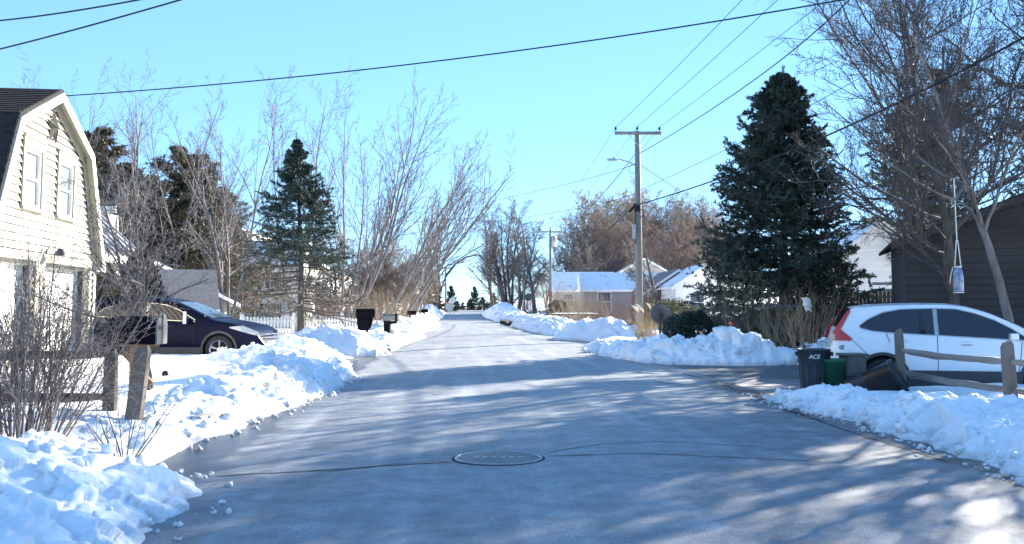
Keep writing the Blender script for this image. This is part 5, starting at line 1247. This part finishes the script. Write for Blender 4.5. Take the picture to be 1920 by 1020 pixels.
# ------------------------------------------------------------------ bare trees
def tall(label, px, d, ytop, pxtop, seed, r0=.14, stems=1, mt=None, mc=None, levels=None, name="bare_tree", spread=.10, group="bare trees on the side of the mailboxes", tmin=.22, wander0=.06, up0=.03):
    s = spot(px, d); H = at(0, ytop, d).z - s[2]; dx = at(pxtop, ytop, d).x - s[0]
    return bare_tree(name, label, s, seed, math.hypot(H, dx) * .93, group, mt or m_bark_pale, mc or m_twig_pale, lean=(dx / H * 1.45, 0.0), r0=r0, stems=stems, spread=spread, up0=up0, wander0=wander0, tmin=tmin,
                     rmin=d * .00013, levels=levels or [(11, 28, .45, .6, 8, .06, .05), (6, 33, .44, .6, 6, .08, .05), (5, 38, .44, .7, 4, .10, .04), (2, 40, .5, .8, 3, .12, .04)])
for i, a in enumerate((
    ("bare tree leaning over the road from behind the dark green mailbox", 655, 62, 175, 800, 401, .15, 2),
    ("double bare tree leaning right, nearest the grey mailbox", 712, 64, 230, 865, 402, .17, 2),
    ("bare tree with the longest lean toward the road's crest", 745, 70, 275, 905, 403, .16, 2),
    ("slim bare tree rising behind the leaning trunks", 768, 78, 262, 838, 404, .14, 2),
    ("bare tree whose top rises just right of the lone spruce", 640, 72, 150, 660, 405, .16, 2),
    ("bare tree whose forked top rises left of the lone spruce's tip", 560, 76, 172, 520, 406, .16, 2),
    ("tall forked bare tree standing left of the lone spruce", 432, 54, 172, 428, 407, .15, 3),
    ("bare tree between the pines and the forked bare tree", 372, 60, 195, 362, 408, .13, 2),
    ("bare tree in front of the middle pines", 300, 58, 165, 302, 409, .14, 2),
    ("pale bare tree in front of the ragged pine", 218, 52, 142, 228, 410, .15, 2),
    ("bare tree just behind the gambrel house rake", 165, 56, 140, 150, 411, .13, 2),
    ("bare tree top peeking over the gambrel house roof", -12, 60, 140, -10, 412, .14, 2),
    ("thin young bare tree between the lone spruce and the leaning trunks", 690, 85, 300, 720, 413, .11, 2),
    ("small bare tree beside the far mailboxes", 790, 96, 400, 815, 414, .12, 2))):
    tall(*a[:6], r0=a[6] * .85, stems=a[7] + (1 if i % 3 == 0 else 0))
# tree with the arching limb near the crest
s = spot(822, 120)
t = bare_tree("bare_tree", "gnarled bare tree with a limb arching over the road near the crest", s, 431, 11.0, None, m_bark, m_twig, lean=(.12, 0), r0=.26, wander0=.08, levels=[(13, 48, .45, .55, 8, .12, .03), (6, 45, .5, .6, 5, .15, .02), (5, 45, .5, .6, 4, .15, .02), (3, 45, .5, .7, 3, .15, .0)])
MB().tube([(.25, 0, 3.2), (.9, .2, 5.0), (2.0, .3, 6.4), (3.2, .3, 7.2), (4.6, .2, 7.5), (5.6, .2, 7.0), (6.1, .1, 6.3)], [.17, .15, .13, .11, .08, .05, .02], 7).build("arching_limb", m_bark, t, True)
# trunk cluster at the crest
for i, (px, d, ytop, pt_, st) in enumerate(((925, 140, 395, 912, 2), (946, 136, 378, 938, 3), (958, 134, 376, 966, 2), (972, 132, 385, 992, 2), (1003, 120, 400, 985, 1))):
    tall(("%s of the tall bare trees clustered at the road's crest" % ("leftmost", "second from the left", "middle", "second from the right", "rightmost")[i]), px, d, ytop, pt_, 440 + i, r0=.26, stems=st, mt=m_bark, mc=m_twig, group="tall bare trees at the crest", spread=.08,
         levels=[(18, 36, .36, .5, 8, .08, .04), (7, 40, .5, .55, 5, .10, .03), (5, 42, .5, .6, 4, .12, .02), (3, 42, .5, .7, 3, .12, .0)])
for i, (px, d, ytop, pt_) in enumerate(((1058, 125, 395, 1062), (1070, 150, 400, 1075))):
    tall(("nearer" if i == 0 else "farther") + " slender bare tree beyond the second utility pole", px, d, ytop, pt_, 450 + i, r0=.16, stems=1, mt=m_bark, mc=m_twig, group="slender trees past the second pole")
tall("bare tree with spreading limbs beside the nearest utility pole and pale gabled house", 1228, 62, 392, 1240, 455, r0=.17, stems=1, mt=m_bark, mc=m_twig, group=None, tmin=.18, levels=[(14, 55, .5, .5, 8, .10, .05), (8, 42, .5, .6, 6, .12, .04), (6, 42, .5, .65, 4, .12, .03), (3, 42, .5, .7, 3, .12, .0)])
# wooded slope behind the houses
hm = [bare_tree_meshes(460 + i, 10.0, stems=3, spread=.22, r0=.17, wander0=.07, levels=[(12, 46, .52, .5, 7, .10, .03), (8, 44, .5, .6, 5, .12, .03), (6, 46, .5, .7, 4, .14, .02), (4, 45, .55, .8, 3, .14, .0)], tmin=.12, rmin=.014) for i in range(3)]
rng2 = random.Random(8); k = 0
for row, (d, n, x0, x1, yt) in enumerate(((112, 7, 1075, 1335, 462), (124, 8, 1080, 1345, 425), (138, 9, 1095, 1350, 398), (152, 8, 1110, 1350, 392))):
    for i in range(n):
        px = x0 + (x1 - x0) * (i + rng2.uniform(.1, .9)) / n; s = spot(px, d); arch = (1 - abs((px - 1215) / 150) ** 2) * 12 if row > 1 else 0
        ht = at(px, yt - arch + rng2.uniform(-8, 14), d).z - s[2]
        t = bare_tree("bare_tree", "bare brown tree in the wood on the slope behind the utility pole", s, 0, 0, "wood on the slope behind the utility pole", m_bark if k % 3 else m_bark_pale, None, meshes=hm[k % 3], rotz=rng2.uniform(0, 6.28))
        kk = ht / 10.2; t.scale = (kk * 1.15, kk * 1.15, kk); k += 1
hm[0][1].materials.clear(); hm[0][1].materials.append(m_twig_tan); hm[1][1].materials.clear(); hm[1][1].materials.append(m_twig); hm[2][1].materials.clear(); hm[2][1].materials.append(m_twig_red)
# brush and trees on the slope behind the left houses and beyond the crest
k = 0
for (d, n, x0, x1, y0, y1) in ((64, 7, 230, 470, 400, 470), (80, 7, 580, 780, 440, 520), (100, 5, 690, 800, 440, 520), (160, 4, 930, 1060, 480, 540)):
    lab = {64: "low brushy bare tree between the pines and the houses", 80: "low brushy bare tree behind the picket fence and lone spruce", 100: "brushy bare tree behind the leaning trunks", 160: "low bare tree behind the tall cluster at the crest"}[d]
    for i in range(n):
        px = x0 + (x1 - x0) * (i + rng2.uniform(.1, .9)) / n; s = spot(px, d); ht = at(px, rng2.uniform(y0, y1), d).z - s[2]
        t = bare_tree("bare_tree", lab + (", leftmost", ", second from left", ", third from left", ", fourth from left", ", fifth from left", ", sixth from left", ", rightmost")[i], s, 0, 0, lab.replace("tree", "trees"), meshes=hm[k % 3], rotz=rng2.uniform(0, 6.28)); kk = ht / 10.2; t.scale = (kk * 1.3, kk * 1.3, kk); k += 1
# trees right of the picture
big = [(16, 50, .56, .5, 9, .12, .05), (10, 46, .5, .55, 7, .12, .09), (8, 45, .5, .6, 5, .12, .10), (4, 40, .55, .75, 4, .10, .10)]
bt_ = bare_tree("bare_tree", "large bare tree with a mottled leaning trunk in front of the dark brown house", (at(1912, 600, 21.5).x, 21.5, 0), 471, 8.5, None, m_bark_pale, m_twig_dark, lean=(-.16, 0.0), r0=.14, wander0=.04, up0=.02, tmin=.36, levels=big, rmin=.007)
q0 = LAST[0, 5]; q1 = at(1790, 374, 16.0) - bt_.location
MB().tube([q0, Vector(q0).lerp(q1, .3) + Vector((0, 0, .45)), Vector(q0).lerp(q1, .65) + Vector((0, 0, .35)), q1, q1 + Vector((-.7, -.8, .05))], [.055, .045, .036, .026, .010], 6).build("low_limb", m_bark, bt_, True)
bare_tree("bare_tree", "bare tree with upright shoots crowding the top right corner", (10.9, 24.8, 0), 472, 10.5, None, m_bark, m_twig_dark, lean=(-.18, -.1), r0=.15, wander0=.07, tmin=.16, levels=big, rmin=.006)
bare_tree("bare_tree", "bare tree whose shoots reach left over the dark spruce's shoulder", (12.6, 31, 0), 473, 13.0, None, m_bark, m_twig_dark, lean=(-.25, -.05), r0=.15, wander0=.07, tmin=.25, levels=big, rmin=.007)
bare_tree("bare_tree", "bare tree behind the dark brown house's roof", (16.5, 40, 0), 474, 13.5, None, m_bark, m_twig_dark, lean=(-.1, 0), r0=.18, wander0=.06, tmin=.25, levels=big, rmin=.009)
# the row of trees just outside the picture whose shadows stripe the road
for i, (x, y, H, sd) in enumerate(((15.5, 22.5, 12, 481), (14.5, 16.5, 11, 482), (19.5, 27, 13, 483), (21, 20, 13, 485))):
    bare_tree("bare_tree", "bare yard tree beyond the right edge of the view, %s" % ("behind the brown house corner", "nearest the split rail fence", "farthest back", "at the far side yard")[i], (x, y, 0), sd, H, "yard trees off to the side", m_bark, m_twig_dark, lean=(-.05, 0), r0=.24, wander0=.06, tmin=.22, levels=[(15, 48, .52, .5, 8, .10, .03), (9, 45, .5, .6, 6, .12, .04), (7, 45, .5, .65, 4, .12, .04), (3, 45, .5, .7, 3, .12, .03)], split=2, rmin=.008)
# evergreens behind the brown house; the outer two are added to cast shade
ep = [conifer_meshes(345 + i, 12.0, 3.6, nb=130, z0=.10, power=.48, twigs=9, needles=15, nlen=.22, nw=.028, droop=-.05, upturn=.10, tw_ratio=.40, jit=.7, flat=.22, lenvar=(.45, 1.15)) for i in range(2)]
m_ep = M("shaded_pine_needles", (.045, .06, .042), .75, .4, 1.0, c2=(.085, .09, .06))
for i, (x, y, H, lab) in enumerate(((15.8, 36.5, 10.5, "tall pine behind the brown house near the edge of the view"), (18.9, 33.4, 16.5, "tallest pine, added for shade, cut by the view edge beyond the brown house"), (22.5, 36, 15, "unseen pine added for shade beyond the brown house"))):
    t = conifer("pine_tree", lab, (x, y, 0), 0, 0, 0, m=m_ep, group="pines behind the brown house", rotz=i * 1.7, meshes=ep[i % 2]); t.scale = (H / 12 * .78, H / 12 * .78, H / 12)
bare_tree("bare_tree", "bare tree with a wide crown of shoots at the upper right edge", (13.2, 22.5, 0), 475, 11.5, None, m_bark, m_twig_dark, lean=(-.2, -.05), r0=.16, wander0=.07, tmin=.2, levels=big, rmin=.006)
# ------------------------------------------------------------------ shrubs
s = at(40, 872, 9.3)
shrub("bare_bush", "dense twiggy bush in front of the dark rail fence in the lower left", (s.x, 9.3, .22), 501, 60, 1.7, .52, m_twig, r=.0105, levels=((7, 34, .5, .6, 5, .09, .04), (6, 38, .45, .65, 4, .10, .03), (3, 40, .5, .7, 3, .1, 0)), base=.5, wander=.06, bias=(.02, 0))
s = at(-110, 850, 10.0)
shrub("bare_bush", "second twiggy bush at the very left edge behind the first", (s.x, 10.2, .25), 502, 30, 1.8, .6, m_twig, r=.010, levels=((7, 34, .5, .6, 5, .09, .04), (5, 38, .45, .65, 4, .10, .03)), base=.5, hv=(.6, 1.0))
for i, (x0, y0, x1, y1) in enumerate(((38, 760, 52, 418), (96, 760, 108, 420))):
    a, b_ = at(x0, y0, 9.6), at(x1, y1, 9.6); m_ = (a + b_) / 2 + Vector((.05 * (1 - 2 * i), 0, 0))
    o = MB().tube([a + Vector((0, 0, -.5)), a, a.lerp(m_, .5), m_, m_.lerp(b_, .6), b_], [.012, .011, .009, .007, .005, .003], 5).build("whip_shoot", m_twig, None, True)
    tag(o, ("left" if i == 0 else "right") + " of two long bare shoots rising in front of the garage doors", "shoot")
shrub("bare_bush", "small twiggy seedling bush at the bottom of the left bush", (at(235, 860, 9.0).x, 9.0, .3), 503, 12, .7, .9, m_twig, r=.007, levels=((5, 40, .5, .6, 4, .1, .02), (3, 40, .5, .7, 3, .1, 0)))
s = at(293, 700, 15.0)
bare_tree("young_tree", "small multi-stemmed bare tree in the snow in front of the navy crossover", (s.x - .12, 15.0, s.z - .12), 513, 3.1, None, m_bark, m_twig, stems=4, spread=.20, lean=(.0, 0), r0=.055, n0=9, wander0=.06, up0=.05, tmin=.25, levels=[(10, 38, .55, .55, 7, .10, .04), (7, 38, .5, .6, 5, .12, .03), (6, 40, .45, .65, 4, .12, .02)])
shrub("dry_stalks", "dry stalks standing in the snow lawn beside the path lights", (at(490, 745, 15.2).x, 15.2, .38), 512, 14, .55, .9, m_twig_tan, r=.005, levels=(), bias=(.25, 0), cat="plant")
shrub("bare_bush", "bare brush of stems left of the white crossover", (at(1510, 620, 29).x, 29, .1), 521, 60, 1.9, .5, m_twig_tan, r=.012, levels=((5, 30, .4, .6, 4, .08, .03), (4, 36, .45, .65, 3, .1, 0)), base=1.6)
shrub("bare_bush", "bare stems in front of the slate blue sedan", (at(1428, 620, 29.5).x, 29.5, .1), 522, 13, 1.9, .45, m_twig_tan, r=.012, levels=((5, 30, .4, .6, 4, .08, .03), (4, 36, .45, .65, 3, .1, 0)), base=1.5)
t, tips = shrub("rhododendron", "straggly broadleaf shrub in front of the dark spruce", (at(1372, 630, 31).x, 31, .1), 523, 17, 2.6, .62, m_twig_tan, r=.014, levels=((5, 34, .42, .6, 4, .1, .05), (4, 40, .42, .6, 3, .12, .04)), base=.8)
rng = np.random.default_rng(5); Pp = tips[:, -1]; Pp = np.repeat(Pp, 9, 0); link("leaves", mesh_np("leaves", *slivers(rng, Pp, rng.normal(size=Pp.shape) + [0, 0, -.2], .085, .018, .5), smooth_shade=False), m_leaf, t)
t, tips = shrub("rhododendron", "leafy shrub between the round yew and the dark spruce trunk", (at(1440, 630, 32).x, 32, .1), 524, 13, 2.3, .6, m_twig_tan, r=.014, levels=((5, 34, .42, .6, 4, .1, .05), (4, 40, .42, .6, 3, .12, .04)), base=.8)
Pp = np.repeat(tips[:, -1], 8, 0); link("leaves", mesh_np("leaves", *slivers(rng, Pp, rng.normal(size=Pp.shape) + [0, 0, -.2], .085, .018, .5), smooth_shade=False), m_leaf, t)
def ball_shrub(name, label, px, d, ytop, rx, m, N=9000, nlen=.07, nw=.02, seed=1, cat="shrub"):
    s = spot(px, d); H = at(0, ytop, d).z - s[2]; t = thing(name, label, cat, s); rg = np.random.default_rng(seed)
    link("crown", mesh_np("crown", *leaf_ball(rg, N, (0, 0, H * .45), (rx, rx, H * .52), nlen, nw), smooth_shade=False), m, t); MB().tube([(0, 0, -.1), (0, 0, H * .6)], [.05, .03], 6).build("trunk", m_bark, t)
ball_shrub("yew_bush", "round clipped dark yew behind the tall snow pile", 1300, 31, 583, .68, m_yew, 12000, seed=2)
ball_shrub("juniper_bush", "dull grey green shrub between the satellite dish and the yew", 1268, 35, 588, .55, M("grey_green_needles", (.045, .06, .055), .8, .3, 3), 8000, seed=3)
ball_shrub("hedge_bush", "pale yellow green hedge behind the satellite dish", 1262, 46, 560, 1.3, M("yellow_green_leaves", (.17, .16, .07), .8, .35, 3), 9000, .09, .02, seed=4)
ball_shrub("hedge_bush", "yellow green hedge end below the brick house", 1235, 48, 563, 1.0, M("olive_leaves", (.14, .14, .06), .8, .35, 3), 7000, .09, .02, seed=5)
ball_shrub("broadleaf_bush", "dark leafy shrub at the foot of the second utility pole", 1046, 72, 562, .8, m_yew, 4000, .12, .04, seed=6)
# reddish shrubs
for i, (px, d, H, lab) in enumerate(((1130, 47, 1.7, "reddish brown shrub above the humped snow bank"), (1165, 46, 1.9, "reddish brown shrub beside the plumed grass"), (1185, 50, 2.1, "tall reddish shrub behind the plumed grass"), (1075, 60, 2.6, "tan brush in front of the low tan house"), (1055, 74, 3.2, "tall tan brush by the second utility pole"), (1108, 70, 2.4, "tan brush hiding the grey cottage's corner"))):
    s = spot(px, d); shrub("bare_bush", lab, s, 530 + i, 70, H, .55, m_twig_red if i < 3 else m_twig_tan, r=.012, levels=((6, 32, .42, .6, 4, .09, .03), (4, 38, .45, .65, 3, .1, 0)), base=1.7)
# plumed grass
s = spot(1213, 39.5); t, tips = shrub("plumed_grass", "tall dry ornamental grass with white plumes leaning beside the satellite dish", (s[0], s[1], .1), 541, 130, 1.55, .34, m_dry, r=.009, levels=(), base=.9, bias=(-.16, 0), wander=.05, n0=8, hv=(.45, 1.05), up=-.01, cat="plant")
rg = np.random.default_rng(6); sel = tips[np.argsort(-tips[:, -1, 2])][:16:2]
for pl in sel:
    d_ = nrm(pl[-1] - pl[-3]); q = [pl[-2] + d_ * k * .07 + np.array([-.02 * k * k * .25, 0, -.012 * k * k * .35]) for k in range(6)]
    MB().tube(q, [.012, .032, .045, .042, .03, .008], 7).build("plume", m_plume, t, True)
# brush behind the picket fence and along the left verge
for i, (px, d, H, lab) in enumerate(((600, 52, 1.9, "brown brush behind the picket fence gap"), (640, 54, 2.0, "brown brush behind the right end of the picket fence"), (668, 56, 2.2, "brush behind the dark green mailbox"), (715, 54, 2.3, "pale brush behind the grey mailbox"), (742, 66, 2.4, "brush at the feet of the leaning trunks"))):
    s = spot(px, d); shrub("bare_bush", lab, s, 550 + i, 60, H, .6, m_twig_tan if i > 2 else m_twig_red, r=.013, levels=((6, 34, .42, .6, 4, .09, .03), (4, 38, .45, .65, 3, .1, 0)), base=1.8)
for i, (px, d, H) in enumerate(((985, 130, 2.0), (1000, 118, 1.8), (935, 150, 2.2))):
    s = spot(px, d); shrub("bare_bush", ("brown brush below the third utility pole", "brown brush beside the octagonal sign", "brown brush behind the two walkers")[i], s, 560 + i, 50, H, .6, m_twig_red, r=.02, levels=((6, 34, .42, .6, 4, .09, .03),), base=2.2)
